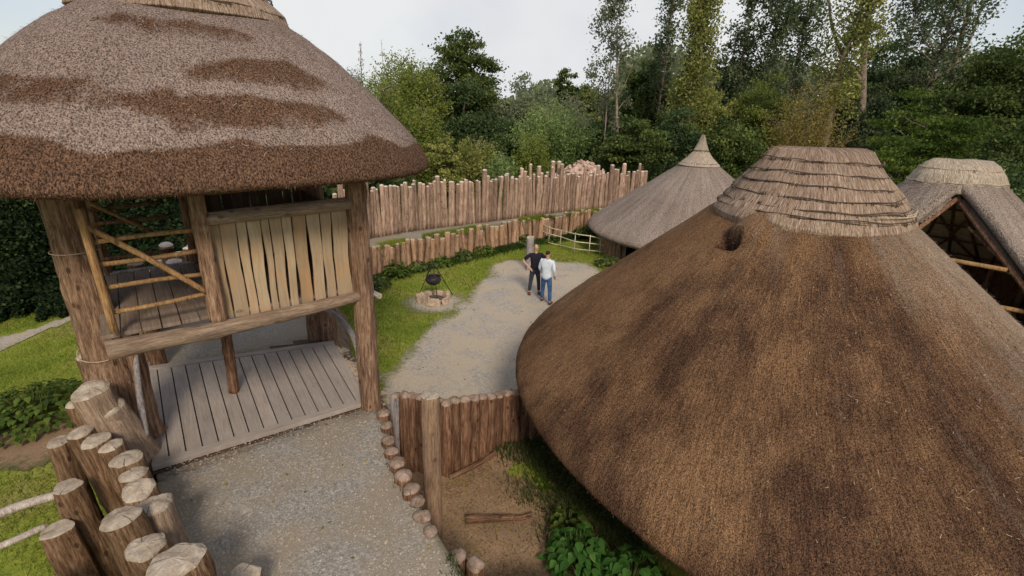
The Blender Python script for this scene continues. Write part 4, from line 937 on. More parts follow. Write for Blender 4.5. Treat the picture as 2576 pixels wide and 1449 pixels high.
rp = empty('palisade', Vector((-8, 11, 1)), 'dark stake palisade beyond the gatehouse on the outer side of the walk', 'palisade')
BV = [(log_mesh('stake', 0.15, 1.9, [M['bark_near'], M['cut_pal']], 150 + s, seg=12, rings=8, top='dome', rough=0.16, taper=0.9), 1.9) for s in range(5)]
stake_row(rp, [Vector((p.x, p.y, 1.0)) for p in resamp([(-7.2, 8.75), (-8.3, 10.4), (-9.05, 12.5), (-9.1, 15.4), (-7.95, 17.5), (-6.7, 18.3)], 0.31)], BV, lambda: random.uniform(1.05, 1.35), 0.03, 0.04)
for (x, y, z) in ((418, 618, 2.9), (362, 682, 2.5), (438, 660, 2.6)):
    t = G(x, y, z); o = log_obj('stake', (t.x, t.y, 0.6), t, 0.17, [M['bark_near'], M['cut_pal']], int(x), rp, seg=14, top='dome')
# near palisade on the left of the foreground path (top points, top height, radius, top style, lean)
np_ = empty('palisade', Vector((-4.2, 4.6, 0)), 'thick cut logs with pale tops lining the left of the gravel path in the foreground', 'palisade')
NL = [(225, 975, 2.55, 0.235, 'adze', 0.30, 0.55), (192, 1008, 2.2, 0.13, 'dome', 0.1, 0), (215, 892, 1.9, 0.16, 'dome', 0.1, 0), (146, 1103, 2.0, 0.14, 'adze', 0.1, 0), (200, 1078, 2.1, 0.165, 'adze', 0.22, 0.1), (238, 1100, 2.05, 0.17, 'adze', 0.18, 0),
      (277, 1114, 2.0, 0.14, 'adze', 0.14, 0), (316, 1147, 1.95, 0.18, 'adze', 0.12, 0), (333, 1186, 1.9, 0.15, 'adze', 0.12, 0), (346, 1226, 1.92, 0.195, 'adze', 0.10, 0.1),
      (384, 1262, 1.98, 0.19, 'adze', 0.10, 0.15), (300, 1293, 2.15, 0.185, 'adze', 0.18, 0), (362, 1368, 2.05, 0.19, 'adze', 0.16, 0), (436, 1408, 2.15, 0.26, 'adze', 0.12, 0.1),
      (612, 1440, 1.62, 0.17, 'adze', 0.05, 0), (166, 1215, 1.7, 0.16, 'flat', 0.16, 0), (140, 1323, 1.35, 0.17, 'flat', 0.12, 0), (50, 1490, 1.3, 0.18, 'flat', 0.1, 0), (520, 1490, 2.0, 0.2, 'adze', 0.08, 0)]
for i, (x, y, z, r, top, ln, fl) in enumerate(NL):
    t = G(x, y, z); d = Vector((0.72, 0.69, 0)); L = z + 0.15
    b = Vector((t.x, t.y, -0.12)) + d * (ln * L * 0.55)
    log_obj('log', b, t - (t - b).normalized() * 0.05, r / 1.03, [M['peeled' if i in (0, 10) else 'bark_near'], M['cut']], 200 + i, np_, seg=30, rings=24, top=top, taper=0.93, rough=0.13, flare=0.0, bend=0.03, knots=4)
# buttress root of the big log
b0 = G(372, 1150, 1.15); b1 = G(262, 1030, 2.2)
log_obj('log', b0 + Vector((0.0, 0, -0.15)), b1 + Vector((0.05, 0.05, 0)), 0.21, [M['peeled'], M['cut']], 231, np_, seg=26, rings=16, top='dome', taper=0.8, rough=0.12)
# stubs holding the right edge of the path and the logs below them
sw = empty('retaining_wall', Vector((-1.4, 5.8, 0)), 'row of rounded log stubs along the right edge of the foreground gravel path', 'retaining wall')
for i, (x, y, r) in enumerate(((964, 1036, 0.105), (973, 1067, 0.095), (977, 1104, 0.105), (984, 1131, 0.095), (1000, 1160, 0.115), (1015, 1192, 0.12), (1034, 1226, 0.11), (1050, 1257, 0.10), (1062, 1295, 0.11), (1082, 1332, 0.09), (948, 1012, 0.09))):
    t = G(x, y, 1.30 if i < 7 else 1.22); log_obj('stub', (t.x + 0.02, t.y, -0.1), t - Vector((0, 0, 0.03)), r * 1.12, [M['bark_dark'], M['cut_dull']], 260 + i, sw, seg=20, rings=12, top='dome', rough=0.14, taper=0.92)
for i, (x, y) in enumerate(((1150, 1400), (1196, 1420))):
    t = G(x, y, 1.06); log_obj('stub', (t.x, t.y, 0.3), t, 0.13, [M['bark_dark'], M['cut_dull']], 280 + i, sw, seg=16, rings=8, top='dome', rough=0.3)
lw = empty('log_wall', Vector((-0.8, 7.3, 0)), 'upright dark brown log wall between the grey gatepost log and the eave of the largest roundhouse', 'wall')
WB = [(996, 992, 1.50, 0), (1018, 990, 1.55, 0), (1037, 992, 1.55, 0), (1058, 995, 1.55, 0), (1078, 1000, 1.52, 0), (1100, 1003, 1.5, 0), (1122, 1010, 1.45, 0), (1143, 1003, 1.45, 0), (1168, 1001, 1.38, 0), (1193, 998, 1.33, 0), (1213, 995, 1.25, 0), (1234, 994, 1.2, 0), (1255, 990, 1.15, 0), (1275, 986, 1.12, 0), (1296, 984, 1.1, 0), (1318, 982, 1.08, 0), (1342, 980, 1.05, 0), (1366, 978, 1.0, 0)]
for i, (x, y, z, _) in enumerate(WB):
    t = G(x, y + 4, z); log_obj('log', (t.x + random.uniform(-.02, .02), t.y, -0.15), t, random.uniform(0.098, 0.118) , [M['greywood' if i == 0 else 'bark_dark'], M['cut_dull']], 300 + i, lw, seg=18, rings=18, top='dome', rough=0.2, taper=0.95, bend=0.02, knots=3)
def single(name, label, cat, p0, p1, r, mat, seed, **k):
    o = log_obj(name, p0, p1, r, [M[mat], M['cut']], seed, None, **k); return tag(o, label, cat)
single('post', 'tall smooth brown log post standing in the bark mulch in front of the log wall', 'post', G(1092, 1345, 0.05) + Vector((0, 0, -0.3)), G(1092, 1345, 0.05) + Vector((-0.01, 0.02, 2.42)), 0.122, 'post_tan', 330, seg=26, rings=26, top='flat', taper=0.98, rough=0.07)
single('log', 'thin brown log leaning up against the foot of the log wall', 'log', G(1134, 1200, 0.12), G(1246, 1140, 0.16), 0.05, 'bark_dark', 331, seg=14, rings=12, top='flat', taper=0.9, bend=0.03)
lf = empty('log', G(1171, 1307, 0.12), 'grey brown log with a split tip lying flat on the bark mulch', 'log')
log_obj('trunk', G(1171, 1307, 0.12), G(1290, 1302, 0.12), 0.065, [M['bark_dark'], M['cut']], 332, lf, seg=16, rings=12, top='flat', taper=0.65, rough=0.2)
tube_obj('fork', [G(1280, 1302, 0.12), G(1312, 1300, 0.12), G(1342, 1290, 0.13)], [0.035, 0.012], M['bark_dark'], lf)
tube_obj('fork', [G(1270, 1304, 0.12), G(1310, 1306, 0.11), G(1340, 1300, 0.11)], [0.03, 0.01], M['bark_dark'], lf)
single('post', 'weathered grey post standing on the grass behind the two men', 'post', G(1330, 684, -0.1), G(1330, 684, 0) + Vector((0, 0, 1.42)), 0.145, 'greywood', 333, seg=16, rings=10, top='flat', taper=0.97)
# pale handrails at the lower left corner
for k, (pts, lab) in enumerate(((((-70, 1322), (40, 1276), (150, 1243)), 'upper white peeled pole rail at the lower left corner'), (((-70, 1402), (20, 1366), (118, 1322)), 'lower white peeled pole rail at the lower left corner'))):
    z = 1.35 - 0.5 * k; P_ = [G(x, y, z) for x, y in pts]; o = tube_obj('handrail', P_, 0.055 - 0.012 * k, M['white_pole'], None, 10); tag(o, lab, 'handrail', 'pale pole rails outside the near palisade')

# ================================================================== HURDLE FENCE
hf = empty('hurdle_fence', G(1440, 636), 'light woven hurdle of thin pale rods standing on the grass before the far revetment', 'hurdle')
HPx = [(1340, 600), (1357, 603), (1380, 615), (1409, 622), (1444, 637), (1481, 641), (1508, 642), (1536, 640)]
tops_ = [556, 562, 572, 580, 588, 594, 600, 603]; mids = [572, 579, 588, 596, 607, 612, 615, 618]; lows = [590, 598, 610, 617, 625, 630, 632, 634]
basep = [G(x, y) for x, y in HPx]
for i, (b, ty) in enumerate(zip(basep, tops_)):
    t = YP(HPx[i][0], ty - 3, b.y); tube_obj('rod', [b - Vector((0, 0, .1)), Vector((b.x, b.y, t.z))], 0.02, M['withy'], hf, 6, n=1)
for row in (tops_, mids, lows):
    P_ = []
    for i, y in enumerate(row):
        q = YP(HPx[i][0], y, basep[i].y); P_.append(Vector((basep[i].x, basep[i].y - 0.02 * (-1) ** i, q.z)))
    tube_obj('rail', P_, 0.024, M['withy'], hf, 6)

# ================================================================== HEARTH, TRIPOD, CAULDRON
he = empty('stone_hearth', hearth_c, 'ring of pale sandstone blocks around an ash bed under the hanging cauldron', 'fire pit')
def stone_mesh(seed, sx, sy, sz_, mat):
    rng = np.random.default_rng(seed); bm = bmesh.new(); bmesh.ops.create_cube(bm, size=1)
    bmesh.ops.bevel(bm, geom=list(bm.edges), offset=0.14, segments=2, affect='EDGES'); bmesh.ops.subdivide_edges(bm, edges=list(bm.edges), cuts=1)
    for v in bm.verts:
        n = float(fbm(np.array([[v.co.x + seed * 3, v.co.y, v.co.z]]), 2.2, 2)[0]) - 0.5; v.co *= 1 + n * 0.9; v.co.x *= sx; v.co.y *= sy; v.co.z = v.co.z * sz_ + sz_ * 0.45
    me = bpy.data.meshes.new('stone'); bm.to_mesh(me); bm.free(); me.materials.append(mat); return me
for i in range(9):
    a = 2 * pi * i / 9 + random.uniform(-0.08, 0.12); r = 0.44 + random.uniform(-0.03, 0.05)
    o = link('stone', stone_mesh(i, random.uniform(0.12, 0.2), random.uniform(0.24, 0.36), random.uniform(0.18, 0.34), M['stone']), he, Vector((r * cos(a) * 1.05, r * sin(a) * 0.95, 0))); o.rotation_euler = (random.uniform(-.1, .1), random.uniform(-.1, .1), a + random.uniform(-.15, .15))
V = [(0.40 * cos(2 * pi * i / 24), 0.37 * sin(2 * pi * i / 24), 0.07) for i in range(24)] + [(0, 0, 0.13)]; F = [(i, (i + 1) % 24, 24) for i in range(24)]
link('ash_bed', meshnp('ash_bed', V, F, M['ash']), he)
ax = Vector((hearth_c.x - 0.03, hearth_c.y + 0.05, 1.33))
tr = empty('tripod', Vector((ax.x, ax.y, 0)), 'thin black iron tripod straddling the stone hearth', 'tripod')
for (x, y) in ((1056, 737), (1139, 742), (1102, 768)):
    f = G(x, y); tube_obj('leg', [f, f.lerp(ax, 0.5), ax + (ax - f).normalized() * 0.05], 0.013, M['iron'], tr, 6, n=1)
cd = empty('cauldron', ax, 'round black iron cauldron hanging from the tripod', 'cauldron')
V = []; F = []; prof = [(0.02, -0.77), (0.12, -0.76), (0.20, -0.71), (0.25, -0.63), (0.255, -0.57), (0.225, -0.51), (0.215, -0.49), (0.235, -0.465), (0.215, -0.465), (0.20, -0.5), (0.23, -0.6), (0.15, -0.72), (0.02, -0.74)]
for (r, z) in prof:
    for i in range(28): V.append((r * cos(2 * pi * i / 28), r * sin(2 * pi * i / 28), z))
for k in range(len(prof) - 1):
    for i in range(28): F.append((k * 28 + i, k * 28 + (i + 1) % 28, (k + 1) * 28 + (i + 1) % 28, (k + 1) * 28 + i))
link('pot', meshnp('pot', V, F, M['iron']), cd)
for s in (-1, 1):
    V = []; F = []; tube(V, F, [(s * 0.23, 0, -0.48), (s * 0.12, 0, -0.22), (0, 0, -0.02)], 0.008, 5); link('chain', meshnp('chain', V, F, M['iron']), cd)

# rubble heap behind the palisade
rb = empty('rubble_heap', YP(1465, 445, 29.5), 'heap of pinkish rubble stones showing above the far palisade', 'rubble heap')
rb.location.z = 0
rng = np.random.default_rng(12)
def heap_z(x, y): return max(0.0, 3.30 - 0.42 * abs(x) ** 1.4 - 0.45 * y * y) * (1 if abs(x) < 3.6 else 0)
V = []; F = []
for i in range(25):
    for j in range(13):
        x = -3.6 + i * 0.3; y = -3.0 + j * 0.5; V.append((x + rng.normal(0, .05), y + rng.normal(0, .05), max(0, heap_z(x, y) + rng.normal(0, 0.06)) if 0 < i < 24 and 0 < j < 12 else 0))
for i in range(24):
    for j in range(12): F.append((i * 13 + j, i * 13 + 13 + j, i * 13 + 14 + j, i * 13 + j + 1))
link('mound', meshnp('mound', V, F, M['stone_pink'], False), rb)
for i in range(60):
    x = rng.uniform(-1.0, 1.6); y = rng.uniform(-1.2, 0.5)
    o = link('stone', stone_mesh(40 + i % 12, rng.uniform(0.12, 0.3), rng.uniform(0.1, 0.2), rng.uniform(0.06, 0.14), M['stone_pink']), rb, Vector((x, y, heap_z(x, y) + rng.uniform(-0.03, 0.06)))); o.rotation_euler = (rng.normal(0, .5), rng.normal(0, .5), rng.random() * 6); o.data.polygons.foreach_set('use_smooth', [False] * len(o.data.polygons))

# ================================================================== PEOPLE
def skin_obj(name, joints, edges, mat, parent=None, sub=2, root=0):
    me = bpy.data.meshes.new(name); me.from_pydata([j[0] for j in joints], edges, []); me.update()
    o = bpy.data.objects.new(name, me); COL.objects.link(o)
    s = o.modifiers.new('skin', 'SKIN'); s.use_smooth_shade = True
    for i, j in enumerate(joints):
        r = j[1]; me.skin_vertices[0].data[i].radius = r if isinstance(r, tuple) else (r, r); me.skin_vertices[0].data[i].use_root = (i == root)
    b = o.modifiers.new('sub', 'SUBSURF'); b.levels = sub; b.render_levels = sub
    dg = bpy.context.evaluated_depsgraph_get(); dg.update(); m2 = bpy.data.meshes.new_from_object(o.evaluated_get(dg)); m2.name = name
    o.modifiers.clear(); o.data = m2; m2.materials.clear(); m2.materials.append(mat)
    m2.polygons.foreach_set('use_smooth', [True] * len(m2.polygons))
    if parent: o.parent = parent
    return o
def person(loc, rot, label, H, elbows, wrists, feet, mats, long_sleeve, group='two men talking on the court', hair='dark', lean=0.0):
    """local frame: facing -Y. elbows/wrists/feet: (left,right) tuples"""
    root = empty('person', loc, label, 'person', group); root.rotation_euler = (0, 0, rot); k = H / 1.78; root.scale = (k, k, k)
    sh_, jn, sho = mats
    hip = Vector((0, 0, 0.95)); chest = Vector((0, 0.01, 1.30)); neck = Vector((0, 0.0, 1.50)); 
    J = [(hip, (0.15, 0.11)), ((0, 0, 1.10), (0.135, 0.10)), (chest, (0.155, 0.11)), ((0, 0, 1.44), (0.09, 0.08)), (neck, 0.052), ((0, -0.005, 1.57), 0.055), ((0, -0.01, 1.64), (0.073, 0.09)), ((0, -0.005, 1.72), (0.07, 0.085)), ((0, 0, 1.765), (0.04, 0.05))]
    E_ = [(i, i + 1) for i in range(8)]
    arms = []
    for s, el, wr in ((-1, elbows[0], wrists[0]), (1, elbows[1], wrists[1])):
        a = len(J); J += [((s * 0.185, 0, 1.42), 0.055), (el, 0.04), (wr, 0.027)]; E_ += [(2, a), (a, a + 1), (a + 1, a + 2)]
        d = (Vector(wr) - Vector(el)).normalized(); side = d.cross(Vector((0, 0, 1))).normalized() if abs(d.z) < 0.95 else Vector((0, 1, 0))
        pc = Vector(wr) + d * 0.05; p = len(J); J.append((pc, (0.03, 0.02))); E_.append((a + 2, p))
        for f in range(4):
            o_ = side * (-0.026 + 0.0175 * f); q = len(J); ln = (0.075, 0.085, 0.08, 0.062)[f]; J += [(pc + d * 0.035 + o_, 0.009), (pc + d * (0.035 + ln * 0.5) + o_ * 1.1 + Vector((0, 0, -0.008)), 0.008), (pc + d * (0.03 + ln) + o_ * 1.1 + Vector((0, 0, -0.022)), 0.007)]
            E_ += [(p, q), (q, q + 1), (q + 1, q + 2)]
        q = len(J); J += [(pc - side * 0.04 + d * 0.0, 0.010), (pc - side * 0.058 + d * 0.035, 0.008)]; E_ += [(p, q), (q, q + 1)]
        arms.append((el, wr))
    legs = []
    for s, ft in ((-1, feet[0]), (1, feet[1])):
        a = len(J); ft = Vector(ft); kn = Vector((s * 0.10 * 0.5 + ft.x * 0.5, -0.02 + ft.y * 0.45, 0.50)); an = Vector((ft.x, ft.y, 0.09)); toe = an + Vector((s * 0.03, -0.17, -0.055))
        J += [((s * 0.095, 0, 0.88), 0.085), (kn, 0.055), (an, 0.035), (toe, 0.03)]; E_ += [(0, a), (a, a + 1), (a + 1, a + 2), (a + 2, a + 3)]; legs.append((kn, an, toe))
    body = skin_obj('body', J, E_, M['skin'], root, 2)
    # face details belong to the body material: nose, ears as small geometry joined to the body
    bm = bmesh.new(); bm.from_mesh(body.data)
    def blob(c, r):
        g = bmesh.ops.create_icosphere(bm, subdivisions=2, radius=1, matrix=Matrix.Translation(c) @ Matrix.Diagonal((*r, 1)))
    blob((0, -0.098, 1.645), (0.013, 0.02, 0.022)); blob((-0.078, 0.0, 1.645), (0.01, 0.018, 0.03)); blob((0.078, 0.0, 1.645), (0.01, 0.018, 0.03)); blob((0, -0.088, 1.60), (0.026, 0.009, 0.006))
    bm.to_mesh(body.data); bm.free()
    V = []; F = []
    eye = bmesh.new()
    for s in (-1, 1): bmesh.ops.create_icosphere(eye, subdivisions=1, radius=0.011, matrix=Matrix.Translation((s * 0.03, -0.083, 1.665)))
    em = bpy.data.meshes.new('eyes'); eye.to_mesh(em); eye.free(); em.materials.append(M['hair_dark']); link('eyes', em, root)
    # shirt
    lo_ = 0.78 if long_sleeve else 0.90
    J = [((0, 0, lo_), (0.195, 0.15)), ((0, 0, 1.0), (0.178, 0.135)), ((0, 0, 1.15), (0.168, 0.122)), (chest, (0.182, 0.13)), ((0, 0, 1.43), (0.13, 0.10)), ((0, 0.005, 1.505), (0.068, 0.062))]; E_ = [(0, 1), (1, 2), (2, 3), (3, 4), (4, 5)]
    for s, (el, wr) in zip((-1, 1), arms):
        a = len(J); sh0 = Vector((s * 0.19, 0, 1.425)); J.append((sh0, 0.072)); E_.append((3, a)); el = Vector(el); wr = Vector(wr)
        if long_sleeve: J += [(el, 0.062), (wr, 0.046)]; E_ += [(a, a + 1), (a + 1, a + 2)]
        else: J += [(sh0.lerp(el, 0.85), 0.072)]; E_ += [(a, a + 1)]
    skin_obj('shirt', J, E_, M[sh_], root, 2)
    J = [((0, 0, 1.0), (0.155, 0.112)), ((0, 0, 0.92), (0.165, 0.12))]; E_ = [(0, 1)]
    for s, (kn, an, toe) in zip((-1, 1), legs):
        a = len(J); J += [((s * 0.098, 0, 0.82), 0.098), (kn, 0.072), (an + Vector((0, 0, 0.02)), 0.062)]; E_ += [(1, a), (a, a + 1), (a + 1, a + 2)]
    skin_obj('trousers', J, E_, M[jn], root, 2)
    for (kn, an, toe) in legs:
        skin_obj('shoe', [((an.x, an.y + 0.05, 0.05), (0.056, 0.056)), ((an.x, an.y - 0.03, 0.055), (0.062, 0.062)), ((toe.x, toe.y - 0.01, 0.045), (0.056, 0.05))], [(0, 1), (1, 2)], M[sho], root, 1)
    if hair == 'dark': skin_obj('hair', [((0, 0.02, 1.635), (0.074, 0.082)), ((0, 0.016, 1.72), (0.083, 0.096)), ((0, 0.01, 1.775), (0.06, 0.07))], [(0, 1), (1, 2)], M['hair_dark'], root, 2)
    else: skin_obj('hair', [((0, 0.03, 1.68), (0.072, 0.07)), ((0, 0.02, 1.735), (0.07, 0.078)), ((0, 0.012, 1.765), (0.045, 0.05))], [(0, 1), (1, 2)], M['hair_grey'], root, 2)
    return root
pb = G(1343, 741); pw = G(1371, 763)
person(Vector((pb.x, pb.y, 0.02)), radians(12), 'man in a black short sleeved shirt and dark trousers standing with hands on hips', 1.80,
       ((-0.42, 0.08, 1.20), (0.42, 0.08, 1.20)), ((-0.23, -0.08, 1.0), (0.23, -0.08, 1.0)), ((-0.17, 0.02, 0), (0.17, 0, 0)), ('shirt_black', 'jeans_dark', 'shoe'), False, hair='grey')
person(Vector((pw.x, pw.y, 0.02)), radians(158), 'man in an untucked pale blue shirt and blue jeans seen from behind', 1.82,
       ((-0.25, 0.03, 1.16), (0.25, -0.02, 1.16)), ((-0.24, -0.10, 0.93), (0.24, -0.2, 0.98)), ((-0.19, 0.12, 0), (0.15, -0.10, 0)), ('shirt_pale', 'jeans_blue', 'shoe'), True)

# ================================================================== VEGETATION
def leaf_arrays(C, size, rng, up_bias=0.0, aspect=0.6, droop=0.0):
    n = len(C); d = rng.normal(size=(n, 3)); d[:, 2] = d[:, 2] * (1 - up_bias) - droop; d /= np.linalg.norm(d, axis=1, keepdims=True)
    q = rng.normal(size=(n, 3)); s = np.cross(d, q); s /= np.linalg.norm(s, axis=1, keepdims=True)
    L = size * rng.uniform(0.6, 1.4, n)[:, None]; w = L * aspect * 0.5
    V = np.empty((n, 4, 3)); V[:, 0] = C - d * L * 0.5; V[:, 1] = C + s * w; V[:, 2] = C + d * L * 0.5; V[:, 3] = C - s * w
    return V.reshape(-1, 3), np.arange(n * 4).reshape(n, 4)
def tree_crown_mesh(name, C, size, rng, mat, tone, **k):
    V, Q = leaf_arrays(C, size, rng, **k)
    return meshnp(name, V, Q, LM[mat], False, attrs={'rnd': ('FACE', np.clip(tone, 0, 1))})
def broad(rng, H, w, zb, nclump, nleaf, lobes=5, spread=0.13, zs=0.5):
    """clump centres on the surfaces and inside of several offset lobes"""
    L = []
    for i in range(lobes):
        a = rng.random() * 2 * pi; r = w * rng.uniform(0.15, 0.5); z = zb + (H - zb) * rng.uniform(0.25, 0.72); R = w * rng.uniform(0.42, 0.62)
        L.append((r * cos(a), r * sin(a), z, R, min(R * rng.uniform(0.8, 1.1), (H - z) * 0.98)))
    L.append((0, 0, zb + (H - zb) * 0.6, w * 0.6, (H - zb) * 0.4))
    C = []
    for i in range(nclump):
        l = L[rng.integers(len(L))]; d = rng.normal(size=3); d /= np.linalg.norm(d); q = rng.uniform(0.55, 1.0) ** 0.5
        C.append((l[0] + d[0] * l[3] * q, l[1] + d[1] * l[3] * q, max(zb * 0.8, l[2] + d[2] * l[4] * q)))
    C = np.array(C); tone = rng.normal(0, 0.16, nclump)
    idx = rng.integers(nclump, size=nclump * nleaf); sp = w * spread
    P = C[idx] + rng.normal(size=(len(idx), 3)) * sp * np.array([1, 1, zs])
    return P, 0.42 + tone[idx] + rng.normal(0, 0.16, len(idx)), C
def conifer(rng, H, w, zb, layers, nleaf, droop=0.25, flat=0.09, up=0.0):
    P = []; T = []; C = []
    for i in range(layers):
        t = (i + 0.5 * rng.random()) / layers; z = zb + (H - zb) * t; R = w * (1 - t) ** 0.8 * rng.uniform(0.75, 1.1); nb = max(3, int(9 * (1 - t) + 4)); a0 = rng.random() * 6
        for b in range(nb):
            a = a0 + 2 * pi * b / nb + rng.normal(0, 0.2); Rb = R * rng.uniform(0.7, 1.15); m = int(nleaf * (0.3 + (1 - t)))
            r = Rb * rng.uniform(0.1, 1, m) ** 0.7; wd = 0.22 * r + 0.05; off = rng.normal(size=m) * wd * 0.6
            zz = z - droop * r + up * r * r / max(Rb, 0.1) + rng.normal(size=m) * flat
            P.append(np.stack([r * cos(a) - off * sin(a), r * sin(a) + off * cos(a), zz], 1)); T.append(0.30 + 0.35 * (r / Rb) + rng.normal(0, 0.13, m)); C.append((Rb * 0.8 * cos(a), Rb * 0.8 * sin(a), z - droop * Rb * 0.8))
    return np.concatenate(P), np.concatenate(T), np.array(C)
def shoots(rng, H, w, zb, n, nleaf, curve=0.35):
    P = []; T = []; C = []
    for i in range(n):
        a = rng.random() * 6.28; r0 = w * 0.35 * rng.random(); r1 = w * rng.uniform(0.2, 1.0); h = H * (1 - 0.35 * (r1 / w) ** 2) * rng.uniform(0.75, 1.0); z0 = zb + rng.random() * (H - zb) * 0.4
        t = rng.random(nleaf); r = r0 + (r1 - r0) * t ** (1 + curve); z = z0 + (h - z0) * t; tn = rng.normal(0, 0.15)
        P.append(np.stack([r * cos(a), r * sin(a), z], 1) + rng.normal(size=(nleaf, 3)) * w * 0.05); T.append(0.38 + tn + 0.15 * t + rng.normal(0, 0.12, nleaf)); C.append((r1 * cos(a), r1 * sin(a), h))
    return np.concatenate(P), np.concatenate(T), np.array(C)
def polar(rng, H, w, zb, n, nleaf, sp=0.28):
    P = []; T = []; C = []
    for i in range(n):
        t = rng.random() ** 0.8; z = zb + (H - zb) * t; R = w * (1 - 0.55 * t) * rng.random() ** 0.6; a = rng.random() * 6.28; c = np.array([R * cos(a), R * sin(a), z]); tn = rng.normal(0, 0.15)
        P.append(c + rng.normal(size=(nleaf, 3)) * sp * np.array([1, 1, 1.2])); T.append(0.45 + tn + rng.normal(0, 0.15, nleaf)); C.append(c)
    return np.concatenate(P), np.concatenate(T), np.array(C)
def tree(px, topy, Y, wpx, kind, leaf, label, size=0.2, zb=0.15, seed=0, trunk=0.12, branches=26, name='tree', bmat='tree_bark', n=None, nl=None, basez=0.0, lean=0.0, H=None, group='trees beyond the palisade', **k):
    rng = np.random.default_rng(seed + 1000); top = YP(px, topy, Y); w = wpx * (top - CAM).length / FPX * 0.94; h = (H or top.z) - basez
    rx = top.x - lean * h
    root = empty(name, Vector((rx, Y, basez)), label, 'tree', group)
    z0 = h * zb
    if kind == 'broad': P, T, C = broad(rng, h, w, z0, int((n or 90) * 1.15), int((nl or 90) * 1.35), **k)
    elif kind == 'conifer': P, T, C = conifer(rng, h, w, z0, n or 16, nl or 60, **k)
    elif kind == 'shoots': P, T, C = shoots(rng, h, w, z0, n or 80, nl or 90, **k)
    else: P, T, C = polar(rng, h, w, z0, int((n or 60) * 0.72), int((nl or 40) * 1.5), **k)
    P[:, 0] += lean * P[:, 2]; C = C.copy(); C[:, 0] += lean * C[:, 2]
    keep = P[:, 2] > 0.05; P = P[keep]; T = T[keep]
    asp = 0.45 if kind in ('shoots', 'conifer') else 0.65
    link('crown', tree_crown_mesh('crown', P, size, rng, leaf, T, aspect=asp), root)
    V = []; F = []; tp = [Vector((lean * h * t + rng.normal(0, 0.03 * h * t * 0.4), rng.normal(0, 0.01 * h), h * t * (0.97 if kind in ('polar', 'conifer') else 0.75))) for t in np.linspace(0, 1, 7)]
    sp = spline(tp, 3); tube(V, F, sp, [trunk * (1 - 0.85 * i / len(sp)) for i in range(len(sp))], 8)
    link('trunk', meshnp('trunk', V, F, M[bmat]), root)
    V = []; F = []
    for c in C[rng.permutation(len(C))[:branches]]:
        c = Vector(c); zc = max(0.1 * h, c.z - (0.35 if kind != 'conifer' else 0.05) * hypot(c.x - lean * c.z, c.y) - rng.random() * 0.08 * h); s = Vector((lean * zc, 0, min(zc, h * 0.72 if kind == 'broad' else h * 0.95)))
        m = s.lerp(c, 0.5) + Vector((0, 0, 0.05 * h * rng.uniform(-0.4, 0.6))); r_ = trunk * 0.28
        tube(V, F, [s, m, c], [r_, r_ * 0.6, r_ * 0.2], 5)
    if branches > 3 and V: link('limb', meshnp('limb', V, F, M[bmat]), root)
    return root
T_ = tree
# left part, above and right of the gatehouse roof
T_(905, 98, 46, 34, 'conifer', 'grey', 'thin spindly conifer with bare twigs poking above the trees right of the gatehouse roof', 0.14, 0.2, 1, 0.10, 40, n=16, nl=9, droop=0.1)

T_(960, 88, 50, 20, 'conifer', 'grey', 'nearly bare thin dead trunk next to the spindly conifer', 0.12, 0.5, 2, 0.07, 0, n=9, nl=3)
T_(880, 150, 47, 60, 'shoots', 'grey', 'grey green feathery bush tree hugging the right slope of the gatehouse roof', 0.17, 0.1, 3, n=90, nl=90)
T_(1010, 112, 42, 122, 'shoots', 'larch', 'large yellow green larch with upswept feathery branches right of the gatehouse roof', 0.2, 0.04, 4, 0.2, 40, n=260, nl=120)
T_(950, 165, 37, 92, 'shoots', 'larch', 'soft yellow green larch sapling in front of the large larch', 0.18, 0.02, 5, 0.12, n=130, nl=100)
T_(1045, 150, 45, 90, 'broad', 'larch', 'bushy yellow green tree between the large larch and the tallest dark tree', 0.2, 0.05, 60, 0.12, n=130, nl=100)
T_(1062, 250, 36, 78, 'shoots', 'larch', 'short olive larch with drooping tips at the tip of the gatehouse eave', 0.18, 0.02, 6, 0.12, n=170, nl=100)
T_(1165, 58, 48, 100, 'broad', 'dark', 'tallest dark round headed broadleaf tree left of the sky gap', 0.24, 0.30, 7, 0.3, 60, n=170, nl=85, lobes=7, spread=0.10)
T_(1172, 175, 44, 108, 'broad', 'deep', 'very dark dense tree filling in beneath the tall round headed tree', 0.24, 0.03, 8, 0.25, 20, n=150, nl=110)
T_(1240, 200, 56, 66, 'broad', 'grey', 'muted grey green tree at the left foot of the sky gap', 0.26, 0.05, 9, 0.2, n=90, nl=90)
T_(1195, 335, 33, 88, 'shoots', 'olive', 'olive thicket of upright stems just behind the left half of the palisade', 0.16, 0.02, 10, 0.06, n=150, nl=80, name='bush')
T_(1110, 350, 31, 60, 'broad', 'olive', 'low olive hawthorn bush just right of the gatehouse eave tip', 0.17, 0.05, 11, 0.1, n=90, nl=90, name='bush')
T_(1330, 185, 62, 90, 'broad', 'grey', 'hazy grey green woodland tree under the sky gap', 0.30, 0.05, 12, 0.2, n=110, nl=90)
T_(1432, 150, 60, 42, 'broad', 'dark', 'small dark bushy topped tree on the skyline in the sky gap', 0.24, 0.3, 13, 0.15, n=60, nl=80)
T_(1490, 178, 60, 42, 'broad', 'larch', 'pale rounded green crown on the skyline next to the birch', 0.26, 0.1, 14, 0.15, n=60, nl=100, spread=0.16)
T_(1425, 215, 52, 90, 'shoots', 'grey', 'soft grey sallow beneath the skyline, behind the silvery willow', 0.22, 0.03, 15, n=120, nl=90)
T_(1392, 240, 40, 128, 'shoots', 'willow', 'rounded silvery blue green willow behind the middle of the palisade', 0.18, 0.03, 16, 0.12, n=230, nl=110)
